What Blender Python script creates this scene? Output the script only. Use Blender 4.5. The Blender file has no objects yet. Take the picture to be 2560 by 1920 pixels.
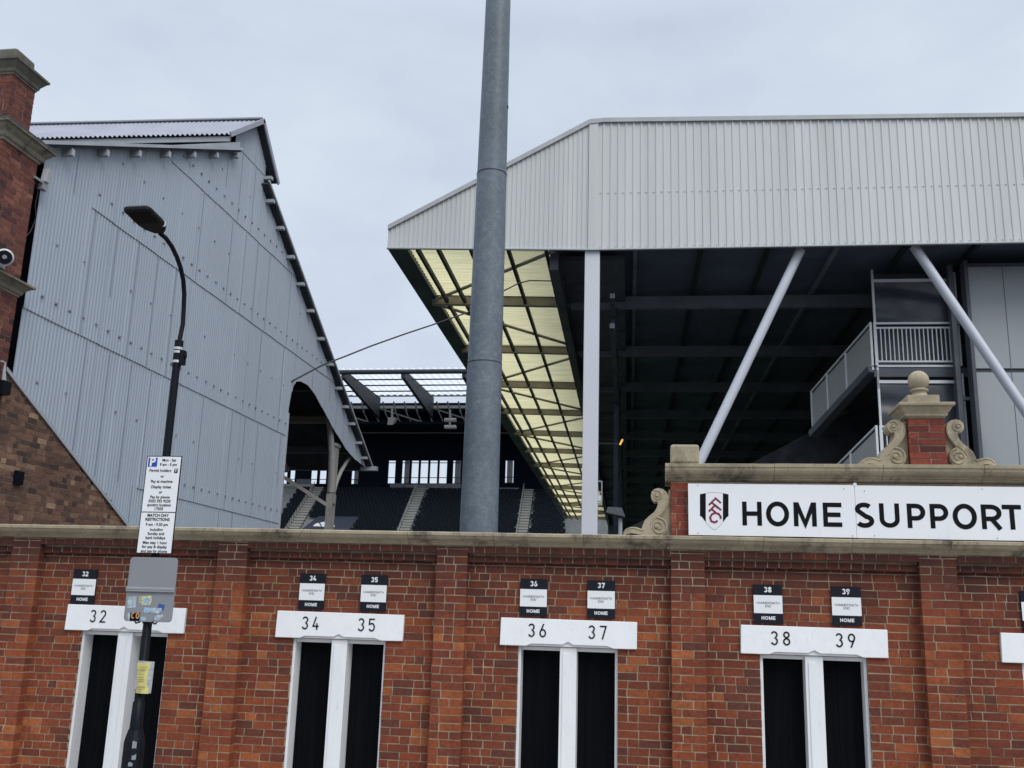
import bpy, bmesh, math, random
from mathutils import Vector, Matrix
R = math.radians
random.seed(7)
scene = bpy.context.scene
COL = scene.collection

# ------------------------------------------------------------------ camera
CAMF, YAW, PITCH, ROLL, CZ = 2442.08, -.1558, .2319, .0301, 2.2      # focal length in units of a 2560 px wide frame
fw = Vector((math.sin(YAW)*math.cos(PITCH), math.cos(YAW)*math.cos(PITCH), math.sin(PITCH)))
_r0 = Vector((math.cos(YAW), -math.sin(YAW), 0)); _u0 = _r0.cross(fw)
cr = _r0*math.cos(ROLL) + _u0*math.sin(ROLL)
cu = _u0*math.cos(ROLL) - _r0*math.sin(ROLL)
CP = Vector((0, 0, CZ))
cam = bpy.data.cameras.new("Camera"); camo = bpy.data.objects.new("Camera", cam); COL.objects.link(camo)
cam.sensor_width = 36; cam.lens = CAMF/2560*36; cam.clip_end = 2000; cam.clip_start = .05
mw = Matrix((cr, cu, -fw)).transposed().to_4x4(); mw.translation = CP
camo.matrix_world = mw
scene.camera = camo

# ------------------------------------------------------------------ sky, sun, exposure
SUN_EL, SUN_ROT = R(44), R(142)
w = bpy.data.worlds.new("World"); scene.world = w; w.use_nodes = True
nt = w.node_tree; nt.nodes.clear(); N = nt.nodes.new; K = nt.links.new
out = N('ShaderNodeOutputWorld'); bg = N('ShaderNodeBackground'); bg.inputs[1].default_value = .1
sky = N('ShaderNodeTexSky'); sky.sky_type = 'NISHITA'; sky.sun_disc = False
sky.sun_elevation = SUN_EL; sky.sun_rotation = SUN_ROT
tc = N('ShaderNodeTexCoord'); mp = N('ShaderNodeMapping'); mp.inputs['Scale'].default_value = (1, 1, 2.2)
K(tc.outputs['Generated'], mp.inputs[0])
n1 = N('ShaderNodeTexNoise'); n1.inputs['Scale'].default_value = 2.6; n1.inputs['Detail'].default_value = 5; n1.inputs['Roughness'].default_value = .55
K(mp.outputs[0], n1.inputs['Vector'])
rp = N('ShaderNodeValToRGB'); K(n1.outputs[0], rp.inputs[0])
e = rp.color_ramp.elements; e[0].position = .33; e[0].color = (.555, .625, .752, 1); e[1].position = .68; e[1].color = (.715, .79, .885, 1)
sx = N('ShaderNodeSeparateXYZ'); K(tc.outputs['Generated'], sx.inputs[0])
mr = N('ShaderNodeMapRange'); mr.inputs[1].default_value = .55; mr.inputs[2].default_value = 1.0; mr.inputs[3].default_value = 9.4; mr.inputs[4].default_value = 27
K(sx.outputs['Z'], mr.inputs[0])
vm = N('ShaderNodeVectorMath'); vm.operation = 'SCALE'; K(rp.outputs[0], vm.inputs[0]); K(mr.outputs[0], vm.inputs['Scale'])
mx = N('ShaderNodeMix'); mx.data_type = 'RGBA'; mx.inputs[0].default_value = .9
K(sky.outputs[0], mx.inputs[6]); K(vm.outputs[0], mx.inputs[7]); K(mx.outputs[2], bg.inputs[0]); K(bg.outputs[0], out.inputs[0])
sl = bpy.data.lights.new("Sun", 'SUN'); sl.energy = 1.5; sl.angle = R(35); sl.color = (1, .96, .9)
so = bpy.data.objects.new("Sun", sl); COL.objects.link(so)
sd = Vector((math.sin(SUN_ROT)*math.cos(SUN_EL), math.cos(SUN_ROT)*math.cos(SUN_EL), math.sin(SUN_EL)))
so.rotation_euler = sd.to_track_quat('Z', 'Y').to_euler()
scene.view_settings.view_transform = 'Standard'; scene.view_settings.look = 'None'
scene.view_settings.exposure = .18; scene.view_settings.gamma = 1
scene.render.engine = 'CYCLES'

# ------------------------------------------------------------------ pixel -> point on a real plane
def ray(x, y): return fw + cr*((x-1280)/CAMF) - cu*((y-960)/CAMF)
def onY(x, y, Y): d = ray(x, y); return CP + d*(Y/d.y)
def onX(x, y, X): d = ray(x, y); return CP + d*(X/d.x)
def onZ(x, y, Z): d = ray(x, y); return CP + d*((Z-CZ)/d.z)
VS = 2560/2212
def vY(x, y, Y): return onY(x*VS, y*VS, Y)
def vX(x, y, X): return onX(x*VS, y*VS, X)

# ------------------------------------------------------------------ object helpers
def tag(o, label=None, cat=None, group=None, kind=None):
    if label: o['label'] = label
    if cat: o['category'] = cat
    if group: o['group'] = group
    if kind: o['kind'] = kind
    return o
def thing(name, loc, label, cat, group=None):
    o = bpy.data.objects.new(name, None); COL.objects.link(o); o.location = loc; o.empty_display_size = .2
    return tag(o, label, cat, group)
def world_loc(o):
    v = Vector(o.location)
    while o.parent: o = o.parent; v += o.location
    return v
class MB:
    def __init__(s): s.v = []; s.f = []; s.r = []; s.sm = []
    def add(s, vs, fs, rnd=0., smooth=False):
        b = len(s.v); s.v += [tuple(q) for q in vs]
        for f in fs: s.f.append([b+i for i in f]); s.r.append(rnd); s.sm.append(smooth)
    def box(s, x0, x1, y0, y1, z0, z1, rnd=0., sides=None):
        vs = [(x0,y0,z0),(x1,y0,z0),(x1,y1,z0),(x0,y1,z0),(x0,y0,z1),(x1,y0,z1),(x1,y1,z1),(x0,y1,z1)]
        fs = [(0,1,5,4),(1,2,6,5),(2,3,7,6),(3,0,4,7),(4,5,6,7),(3,2,1,0)]
        if sides: fs = [fs[i] for i in sides]
        s.add(vs, fs, rnd)
    def hexa(s, bot, top, rnd=0.):
        s.add(list(bot)+list(top), [(0,1,5,4),(1,2,6,5),(2,3,7,6),(3,0,4,7),(4,5,6,7),(3,2,1,0)], rnd)
    def beam(s, p, q, a, b, up=(0,0,1), rnd=0.):
        p = Vector(p); q = Vector(q); d = (q-p).normalized(); up = Vector(up)
        sd_ = d.cross(up)
        if sd_.length < 1e-4: sd_ = d.cross(Vector((1,0,0)))
        sd_.normalize(); u = sd_.cross(d).normalized()
        o = [sd_*(i*a/2)+u*(j*b/2) for i, j in ((-1,-1),(1,-1),(1,1),(-1,1))]
        s.hexa([p+k for k in o], [q+k for k in o], rnd)
    def tube(s, pts, rad, n=12, cap=True, smooth=True):
        pts = [Vector(p) for p in pts]
        if not hasattr(rad, '__len__'): rad = [rad]*len(pts)
        d0 = (pts[1]-pts[0]).normalized()
        a = d0.orthogonal().normalized(); rings = []
        for i, p in enumerate(pts):
            d = (pts[min(i+1, len(pts)-1)]-pts[max(i-1, 0)]).normalized()
            a = (a - d*a.dot(d)).normalized(); b = d.cross(a)
            rings.append([p+(a*math.cos(2*math.pi*k/n)+b*math.sin(2*math.pi*k/n))*rad[i] for k in range(n)])
        vs = [v for r_ in rings for v in r_]; fs = []
        for i in range(len(pts)-1):
            for k in range(n): fs.append((i*n+k, i*n+(k+1) % n, (i+1)*n+(k+1) % n, (i+1)*n+k))
        s.add(vs, fs, 0, smooth)
        if cap: s.add(rings[0], [tuple(range(n))[::-1]]); s.add(rings[-1], [tuple(range(n))])
    def lathe(s, prof, c, n=28, smooth=True):
        vs = [(c[0]+r_*math.cos(2*math.pi*k/n), c[1]+r_*math.sin(2*math.pi*k/n), c[2]+z) for r_, z in prof for k in range(n)]
        fs = [(i*n+k, i*n+(k+1) % n, (i+1)*n+(k+1) % n, (i+1)*n+k) for i in range(len(prof)-1) for k in range(n)]
        s.add(vs, fs, 0, smooth)
        s.add(vs[:n], [tuple(range(n))[::-1]]); s.add(vs[-n:], [tuple(range(n))])
    def prism(s, poly, vec, rnd=0.):
        poly = [Vector(p) for p in poly]; vec = Vector(vec); n = len(poly)
        vs = poly+[p+vec for p in poly]
        s.add(vs, [tuple(range(n)), tuple(range(2*n-1, n-1, -1))]+[(i, i+n, (i+1) % n+n, (i+1) % n) for i in range(n)], rnd)
    def build(s, name, mat, parent=None, bevel=0, recalc=False):
        L = world_loc(parent) if parent else Vector((0,0,0))
        me = bpy.data.meshes.new(name)
        me.from_pydata([(v[0]-L.x, v[1]-L.y, v[2]-L.z) for v in s.v], [], s.f)
        if recalc:
            bm = bmesh.new(); bm.from_mesh(me); bmesh.ops.recalc_face_normals(bm, faces=bm.faces); bm.to_mesh(me); bm.free()
        me.polygons.foreach_set('use_smooth', s.sm)
        if any(s.r):
            at = me.attributes.new('rnd', 'FLOAT', 'FACE'); at.data.foreach_set('value', s.r)
        me.materials.append(mat); me.update()
        o = bpy.data.objects.new(name, me); COL.objects.link(o)
        if parent: o.parent = parent
        if bevel:
            m = o.modifiers.new('bevel', 'BEVEL'); m.width = bevel; m.segments = 2; m.limit_method = 'ANGLE'
        return o
def structure(o): o['kind'] = 'structure'; return o

# ------------------------------------------------------------------ materials
def base_mat(name, rough=.6, metal=0.):
    m = bpy.data.materials.new(name); m.use_nodes = True; n = m.node_tree
    b = n.nodes['Principled BSDF']; b.inputs['Roughness'].default_value = rough; b.inputs['Metallic'].default_value = metal
    return m, n, b
def noise(n, scale, detail=4, rough=.55, vec=None, stretch=None):
    t = n.nodes.new('ShaderNodeTexNoise'); t.inputs['Scale'].default_value = scale; t.inputs['Detail'].default_value = detail
    t.inputs['Roughness'].default_value = rough
    c = n.nodes.new('ShaderNodeTexCoord'); src = c.outputs['Object']
    if stretch:
        mp_ = n.nodes.new('ShaderNodeMapping'); mp_.inputs['Scale'].default_value = stretch
        n.links.new(src, mp_.inputs[0]); src = mp_.outputs[0]
    n.links.new(src, t.inputs['Vector']); return t
def ramp(n, fac, stops):
    r_ = n.nodes.new('ShaderNodeValToRGB'); n.links.new(fac, r_.inputs[0]); el = r_.color_ramp.elements
    while len(el) < len(stops): el.new(.5)
    for e_, (p, c) in zip(el, stops): e_.position = p; e_.color = (*c, 1) if hasattr(c, '__len__') else (c, c, c, 1)
    return r_
def mul(n, a, b, fac=1.):
    m_ = n.nodes.new('ShaderNodeMix'); m_.data_type = 'RGBA'; m_.blend_type = 'MULTIPLY'; m_.inputs[0].default_value = fac
    n.links.new(a, m_.inputs[6]); n.links.new(b, m_.inputs[7]); return m_.outputs[2]
def mixc(n, fac, a, b):
    m_ = n.nodes.new('ShaderNodeMix'); m_.data_type = 'RGBA'; n.links.new(fac, m_.inputs[0])
    if hasattr(a, 'links'): n.links.new(a, m_.inputs[6])
    else: m_.inputs[6].default_value = (*a, 1)
    if hasattr(b, 'links'): n.links.new(b, m_.inputs[7])
    else: m_.inputs[7].default_value = (*b, 1)
    return m_.outputs[2]
def bump(n, b, h, strength=.3, dist=.01):
    q = n.nodes.new('ShaderNodeBump'); q.inputs['Strength'].default_value = strength; q.inputs['Distance'].default_value = dist
    n.links.new(h, q.inputs['Height']); n.links.new(q.outputs[0], b.inputs['Normal'])
def plain(name, col, rough=.6, metal=0., var=.12, scale=3., stretch=None, dirt=0., bmp=0., spec=None):
    m, n, b = base_mat(name, rough, metal)
    t = noise(n, scale, 6, .6, stretch=stretch)
    lo = tuple(c*(1-var) for c in col); hi = tuple(min(1, c*(1+var*.6)) for c in col)
    c = ramp(n, t.outputs[0], [(.3, lo), (.7, hi)]).outputs[0]
    if dirt:
        t2 = noise(n, scale*4.7, 8, .7, stretch=(1, 1, .25))
        d = ramp(n, t2.outputs[0], [(.56, 1.), (.74, 1-dirt)]).outputs[0]
        c = mul(n, c, d)
    n.links.new(c, b.inputs['Base Color'])
    rr = ramp(n, t.outputs[0], [(.3, min(1, rough*1.15)), (.7, rough*.85)]); n.links.new(rr.outputs[0], b.inputs['Roughness'])
    if bmp: bump(n, b, noise(n, scale*12, 5).outputs[0], bmp, .004)
    if spec is not None: b.inputs['Specular IOR Level'].default_value = spec
    return m
def brick_mat(name, stops, soot=.5, ztop=None, zr=1.2, patch=(.2, .19, .18)):
    m, n, b = base_mat(name, .85)
    a = n.nodes.new('ShaderNodeAttribute'); a.attribute_name = 'rnd'
    c = ramp(n, a.outputs['Fac'], stops).outputs[0]
    t = noise(n, 28, 6, .65); c = mul(n, c, ramp(n, t.outputs[0], [(.25, .55), (.5, .95), (.75, 1.28)]).outputs[0])
    t2 = noise(n, 1.15, 5, .6); c = mul(n, c, ramp(n, t2.outputs[0], [(.32, (.74, .70, .72)), (.62, (1.08, 1.04, 1.0))]).outputs[0])
    # soot and lime bloom patches with ragged outlines
    t3 = noise(n, 2.1, 9, .72, stretch=(1, 1, 1.6)); k = ramp(n, t3.outputs[0], [(.60, 0.), (.70, soot)])
    c = mixc(n, k.outputs[0], c, (.045, .038, .04))
    t4 = noise(n, 3.3, 9, .75); k2 = ramp(n, t4.outputs[0], [(.66, 0.), (.74, .42)])
    c = mixc(n, k2.outputs[0], c, patch)
    if ztop is not None:     # soot, and the coping's shade painted into the brick colour below it
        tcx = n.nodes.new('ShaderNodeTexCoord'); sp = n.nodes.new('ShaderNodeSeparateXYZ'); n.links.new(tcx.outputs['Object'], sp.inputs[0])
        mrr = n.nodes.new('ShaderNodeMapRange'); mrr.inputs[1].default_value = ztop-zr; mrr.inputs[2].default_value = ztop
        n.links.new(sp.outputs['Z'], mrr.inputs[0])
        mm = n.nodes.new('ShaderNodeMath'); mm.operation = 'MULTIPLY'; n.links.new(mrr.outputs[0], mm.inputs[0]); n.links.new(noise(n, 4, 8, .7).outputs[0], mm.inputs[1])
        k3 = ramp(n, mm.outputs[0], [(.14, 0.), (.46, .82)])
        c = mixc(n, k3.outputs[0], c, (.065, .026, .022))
    n.links.new(c, b.inputs['Base Color']); bump(n, b, noise(n, 90, 5).outputs[0], .45, .004)
    b.inputs['Specular IOR Level'].default_value = .25
    return m
RED = [(0, (.115, .042, .03)), (.1, (.14, .044, .028)), (.25, (.165, .047, .027)), (.5, (.20, .053, .027)), (.72, (.235, .062, .028)), (.9, (.285, .082, .031)), (1, (.35, .115, .042))]
OLD = [(0, (.06, .038, .032)), (.2, (.10, .062, .048)), (.45, (.145, .082, .058)), (.7, (.185, .105, .072)), (.9, (.25, .155, .10)), (1, (.36, .25, .17))]
TWR = [(0, (.05, .028, .028)), (.2, (.10, .040, .036)), (.5, (.15, .055, .045)), (.8, (.19, .07, .052)), (1, (.26, .11, .075))]
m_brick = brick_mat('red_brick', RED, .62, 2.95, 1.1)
m_brick_par = brick_mat('parapet_brick', [(0, (.08, .03, .03)), (.2, (.16, .042, .034)), (.6, (.235, .058, .04)), (1, (.30, .08, .045))], .3)
m_brick_old = brick_mat('old_brick', OLD, .45)
m_brick_twr = brick_mat('tower_brick', TWR, .4)
m_mortar = plain('mortar', (.36, .285, .195), .95, var=.35, scale=5, dirt=.55, bmp=.5)
m_mortar_old = plain('old_mortar', (.30, .25, .20), .95, var=.35, scale=5, dirt=.5, bmp=.5)
def stone_mat(name, col, soot=.75, green=.3):
    m, n, b = base_mat(name, .9)
    t = noise(n, 2.2, 7, .65); c = ramp(n, t.outputs[0], [(.3, tuple(x*.72 for x in col)), (.7, tuple(x*1.18 for x in col))]).outputs[0]
    t1 = noise(n, 40, 6, .7); c = mul(n, c, ramp(n, t1.outputs[0], [(.3, .8), (.7, 1.12)]).outputs[0])
    t2 = noise(n, 3.1, 10, .75, stretch=(1, 1, .6)); k = ramp(n, t2.outputs[0], [(.525, 0.), (.66, soot)]); c = mixc(n, k.outputs[0], c, (.035, .035, .037))
    t3 = noise(n, 6, 8, .7); k = ramp(n, t3.outputs[0], [(.56, 0.), (.72, green)]); c = mixc(n, k.outputs[0], c, (.12, .13, .05))
    n.links.new(c, b.inputs['Base Color']); bump(n, b, noise(n, 60, 6).outputs[0], .5, .005); b.inputs['Specular IOR Level'].default_value = .2
    return m
m_stone = stone_mat('coping_stone', (.42, .355, .25), .78)
m_stone_clean = stone_mat('carved_stone', (.42, .36, .255), .6, .35)
m_stone_twr = stone_mat('tower_stone', (.25, .225, .175), .75, .3)
m_stone_dark = stone_mat('weathered_stone', (.15, .145, .12), .8, .5)
m_white = plain('white_paint', (.74, .76, .78), .45, var=.05, scale=3, dirt=.10)
m_lint = plain('white_lintel_paint', (.86, .87, .88), .5, var=.04, scale=6, dirt=.14, bmp=.25)
m_frame = plain('white_door_paint', (.80, .81, .82), .4, var=.06, scale=4, stretch=(1, 1, .2), dirt=.16)
m_black = plain('black_door_paint', (.0022, .003, .0045), .7, var=.3, scale=3, stretch=(8, 1, .3), spec=.08)
m_signw = plain('sign_white', (.82, .835, .85), .35, var=.03, scale=2, dirt=.05)
m_signn = plain('sign_navy', (.010, .012, .02), .5, var=.1, spec=.2)
m_ink = plain('black_ink', (.005, .006, .008), .6, var=.1, spec=.12)
m_inkw = plain('white_ink', (.8, .8, .82), .5, var=.02)
m_inkb = plain('blue_ink', (.012, .06, .36), .4, var=.05)
m_maroon = plain('maroon_ink', (.20, .012, .035), .4, var=.05)
m_gable = plain('blue_grey_sheet', (.345, .39, .445), .55, var=.07, scale=.55, dirt=.08, stretch=(1, 1, .6))
def add_bolt_shadow_joint_colour(m):  # dark tint paints in the bolts' shadows; the sheet joints share it
    n = m.node_tree; b = n.nodes['Principled BSDF']; src_ = b.inputs['Base Color'].links[0].from_socket
    a = n.nodes.new('ShaderNodeAttribute'); a.attribute_name = 'rnd'
    k = ramp(n, a.outputs['Fac'], [(.8, 0.), (.85, 1.)]); c = mixc(n, k.outputs[0], src_, (.235, .26, .295)); n.links.new(c, b.inputs['Base Color'])
add_bolt_shadow_joint_colour(m_gable)
m_gable2 = plain('pale_grey_trim', (.36, .38, .41), .55, var=.15, scale=2, dirt=.2)
m_monitor = plain('pale_roof_sheet', (.33, .34, .39), .8, var=.08, scale=1.5, dirt=.15)
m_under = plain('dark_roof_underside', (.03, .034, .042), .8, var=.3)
m_fascia = plain('light_grey_cladding', (.56, .58, .565), .45, var=.10, scale=.35, stretch=(5, 5, .25), dirt=.07)
m_trim = plain('grey_metal_trim', (.42, .43, .44), .45, var=.12, scale=2, dirt=.12)
m_column = plain('column_paint', (.62, .63, .68), .4, var=.04, scale=1)
m_tube = plain('brace_paint', (.58, .60, .66), .4, var=.05, scale=1)
m_navy = plain('navy_steel', (.034, .045, .075), .6, var=.35, scale=.7)
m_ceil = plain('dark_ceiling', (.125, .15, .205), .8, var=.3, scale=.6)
m_raft = plain('slate_rafter', (.24, .26, .30), .7, var=.25, scale=.8)
m_navy2 = plain('navy_beam', (.095, .105, .125), .6, var=.3, scale=.7)
m_beam = plain('taupe_beam', (.33, .305, .265), .6, var=.15, scale=2)
m_galv = None
def galv():
    m, n, b = base_mat('galvanised_steel', .5, .0)
    v = n.nodes.new('ShaderNodeTexVoronoi'); v.inputs['Scale'].default_value = 26
    c_ = n.nodes.new('ShaderNodeTexCoord'); n.links.new(c_.outputs['Object'], v.inputs['Vector'])
    t = noise(n, 7, 8, .75); t2 = noise(n, .5, 4, .5)
    c = ramp(n, t.outputs[0], [(.3, (.10, .128, .155)), (.55, (.138, .168, .195)), (.72, (.20, .23, .255))]).outputs[0]
    c = mul(n, c, ramp(n, v.outputs['Color'], [(0, .86), (1, 1.14)]).outputs[0])
    c = mul(n, c, ramp(n, t2.outputs[0], [(.35, .82), (.65, 1.12)]).outputs[0])
    t3 = noise(n, 5, 7, .7, stretch=(1, 1, .12)); k = ramp(n, t3.outputs[0], [(.69, 0.), (.76, .5)]); c = mixc(n, k.outputs[0], c, (.42, .43, .44))
    n.links.new(c, b.inputs['Base Color']); b.inputs['Specular IOR Level'].default_value = .35
    return m
m_galv = galv()
m_lamp = plain('black_lamp_paint', (.006, .008, .012), .42, var=.3, scale=8, spec=.15)
m_glassdark = plain('lamp_glass', (.002, .003, .006), .5, var=.2, spec=.1)
m_grey = plain('grey_plate', (.24, .25, .27), .5, var=.06, scale=5)
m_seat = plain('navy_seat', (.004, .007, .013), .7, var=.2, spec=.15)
m_terr = plain('terrace_concrete', (.20, .21, .21), .9, var=.2)
m_step = plain('step_concrete', (.28, .28, .26), .9, var=.15)
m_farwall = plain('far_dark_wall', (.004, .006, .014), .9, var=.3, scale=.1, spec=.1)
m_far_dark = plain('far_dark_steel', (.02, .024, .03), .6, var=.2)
m_fargrey = plain('far_grey_panel', (.17, .18, .18), .8, var=.2)
m_iron = plain('painted_cast_iron', (.30, .29, .275), .6, var=.2, scale=4, dirt=.3)
m_cable = plain('cable_rubber', (.02, .02, .022), .6)
m_asph = plain('asphalt', (.05, .05, .052), .9, var=.3, scale=1.5, bmp=.5)
m_pave = plain('paving', (.34, .33, .31), .9, var=.2, scale=1.5)
m_grass = plain('pitch_grass', (.05, .10, .025), .95, var=.3, scale=.5)
def translucent(name, col, fac, gloss=.15):
    m, n, b = base_mat(name, .5)
    t = noise(n, 1.2, 7, .7, stretch=(.4, 3, 1)); c = ramp(n, t.outputs[0], [(.3, tuple(x*.72 for x in col)), (.7, col)]).outputs[0]
    tr = n.nodes.new('ShaderNodeBsdfTranslucent'); df = n.nodes.new('ShaderNodeBsdfDiffuse'); ms = n.nodes.new('ShaderNodeMixShader')
    n.links.new(c, tr.inputs[0]); n.links.new(c, df.inputs[0]); ms.inputs[0].default_value = fac
    n.links.new(df.outputs[0], ms.inputs[1]); n.links.new(tr.outputs[0], ms.inputs[2])
    n.links.new(ms.outputs[0], n.nodes['Material Output'].inputs[0]); return m
m_yellow = translucent('yellowed_translucent_sheet', (.93, .84, .50), .76)
m_clear = translucent('clear_roof_sheet', (.88, .90, .94), .84)
def glass():
    m, n, b = base_mat('window_glass', .05)
    tr = n.nodes.new('ShaderNodeBsdfTransparent'); tr.inputs[0].default_value = (.99, .995, 1, 1)
    gl = n.nodes.new('ShaderNodeBsdfGlossy'); gl.inputs['Roughness'].default_value = .03
    ms = n.nodes.new('ShaderNodeMixShader'); ms.inputs[0].default_value = .03
    n.links.new(tr.outputs[0], ms.inputs[1]); n.links.new(gl.outputs[0], ms.inputs[2]); n.links.new(ms.outputs[0], n.nodes['Material Output'].inputs[0]); return m
m_glass = glass()

# ------------------------------------------------------------------ stroke lettering
def arc(cx, cy, rx, ry, a0, a1, n=14): return [(cx+rx*math.cos(R(a0+(a1-a0)*i/n)), cy+ry*math.sin(R(a0+(a1-a0)*i/n))) for i in range(n+1)]
def glyph(ch, w_, s):
    h = s/2; a, b, t, c = h, w_-h, 1-h, w_/2; rx = (w_-s)/2
    G = {
     'H': [[(a,0),(a,1)], [(b,0),(b,1)], [(s,.5),(w_-s,.5)]],
     'O': [arc(c,.5,rx,.5-h,90,450,36)], '0': [arc(c,.5,rx,.5-h,90,450,36)],
     'M': [[(a,0),(a,1)], [(b,0),(b,1)], [(a+h*.3,1-h*.4),(c,h*1.1),(b-h*.3,1-h*.4)]],
     'N': [[(a,0),(a,1)], [(b,0),(b,1)], [(a,1-h*.6),(b,h*.6)]],
     'E': [[(a,0),(a,1)], [(s,t),(w_,t)], [(s,h),(w_,h)], [(s,.5),(w_*.93,.5)]],
     'F': [[(a,0),(a,1)], [(s,t),(w_,t)], [(s,.48),(w_*.9,.48)]],
     'T': [[(0,t),(w_,t)], [(c,0),(c,1-s)]], 'I': [[(c,0),(c,1)]],
     'U': [[(a,1),(a,.35)]+arc(c,.35,rx,.35-h,180,360,16)+[(b,1)]],
     'P': [[(a,0),(a,1)], [(s,t),(w_*.5,t)]+arc(w_*.5,(t+.40)/2,w_*.5-h,(t-.40)/2,90,-90)+[(s,.40)]],
     'R': [[(a,0),(a,1)], [(s,t),(w_*.48,t)]+arc(w_*.48,(t+.42)/2,w_*.5-h,(t-.42)/2,90,-90)+[(s,.42)], [(w_*.5,.40),(b,0)]],
     'D': [[(a,0),(a,1)], [(s,t),(w_*.35,t)]+arc(w_*.35,.5,w_*.65-h,.5-h,90,-90,18)+[(s,h)]],
     'A': [[(a*.8,0),(c,1-h*.5),(w_-a*.8,0)], [(w_*.27,.3),(w_*.73,.3)]],
     'C': [arc(c,.5,rx,.5-h,48,312,26)],
     'S': [arc(c,.735,rx*.93,.265-h,35,200,14)+arc(c,.27,rx,.27-h,75,-150,20)],
     '3': [arc(c,.745,rx*.95,.255-h,160,-70,16), [(c*.95,.53),(c*1.05,.53)], arc(c,.285,rx,.285-h,75,-160,18)],
     '2': [arc(c,.71,rx,.29-h,165,-25,16)+[(a,h),(w_,h)]],
     '4': [[(w_*.55,1),(a,.27),(w_,.27)], [(w_*.72,.5),(w_*.72,0)]],
     '5': [[(w_*.93,t),(a+.02,t),(a,.55)]+arc(c*.98,.335,rx,.335-h,115,-155,20)],
     '6': [[(w_*.62,1),(a+.06,.5)]+arc(c,.31,rx,.31-h,155,515,28)],
     '7': [[(0,t),(b,t),(w_*.38,0)]], '1': [[(w_*.2,.8),(c,t),(c,0)]],
     '8': [arc(c,.76,rx*.88,.24-h,-90,270,24), arc(c,.27,rx,.27-h,90,450,26)],
     '9': [[(w_*.38,0),(b-.06,.5)]+arc(c,.69,rx,.31-h,-25,335,28)],
    }
    return G.get(ch, [])
GW = {'I': .3, ' ': .4, 'M': 1.0, 'O': 1.0, 'E': .72, 'F': .7, 'T': .78, 'S': .72, 'P': .75, 'R': .78, 'A': .9, 'H': .8, 'U': .8, 'N': .82, 'D': .82, 'C': .9}
def stroke(mb, pl, s, z0, M_, th=.0):
    """flat mitred ribbon along pl, M_ maps (x, z, depth) to world"""
    P = [Vector(p) for p in pl]; n = len(P); closed = (P[0]-P[-1]).length < 1e-4
    vs = []
    for i in range(n):
        if closed: a = P[(i-1) if i else n-2]; c = P[(i+1) if i < n-1 else 1]
        else: a = P[max(i-1, 0)]; c = P[min(i+1, n-1)]
        d1 = (P[i]-a); d2 = (c-P[i])
        if d1.length < 1e-6: d1 = d2
        if d2.length < 1e-6: d2 = d1
        d1 = d1.normalized(); d2 = d2.normalized(); t = (d1+d2)
        t = t.normalized() if t.length > .2 else d1
        nn = Vector((-t.y, t.x)); k = s/2/max(.45, nn.dot(Vector((-d1.y, d1.x))))
        vs += [M_(P[i]+nn*k, z0), M_(P[i]-nn*k, z0)]
    mb.add(vs, [(2*i, 2*i+1, 2*i+3, 2*i+2) for i in range(n-1)])
def letters(mb, txt, x, z, h, s, Y, gap=.16, align='c', fixed=None):
    ws = [(fixed or GW.get(c, .62)) for c in txt]; tot = sum(ws)*h+gap*h*(len(txt)-1)
    cx = x-tot/2 if align == 'c' else x
    for c, w_ in zip(txt, ws):
        for i, pl in enumerate(glyph(c, w_, s)):
            stroke(mb, [(cx+p[0]*h, z+p[1]*h) for p in pl], s*h, i, lambda p, k: (p[0], Y-.0005*k, p[1]))
        cx += (w_+gap)*h
def bfont(name, body, size, x, z, Y, mat, parent, align='CENTER', bold=0., spacing=1.):
    cv = bpy.data.curves.new(name, 'FONT'); cv.body = body; cv.size = size; cv.align_x = align; cv.align_y = 'CENTER'
    cv.offset = bold; cv.space_character = spacing; cv.resolution_u = 3
    to = bpy.data.objects.new(name, cv); COL.objects.link(to)
    dg = bpy.context.evaluated_depsgraph_get(); me = bpy.data.meshes.new_from_object(to.evaluated_get(dg))
    bpy.data.objects.remove(to)
    L = world_loc(parent)
    for v in me.vertices: v.co = Vector((v.co.x+x-L.x, Y-L.y, v.co.y+z-L.z))
    me.materials.clear(); me.materials.append(mat)
    return me
def join_meshes(name, mes, mat, parent):
    bm = bmesh.new()
    for m_ in mes: bm.from_mesh(m_)
    me = bpy.data.meshes.new(name); bm.to_mesh(me); bm.free(); me.materials.append(mat)
    o = bpy.data.objects.new(name, me); COL.objects.link(o); o.parent = parent; return o

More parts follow.
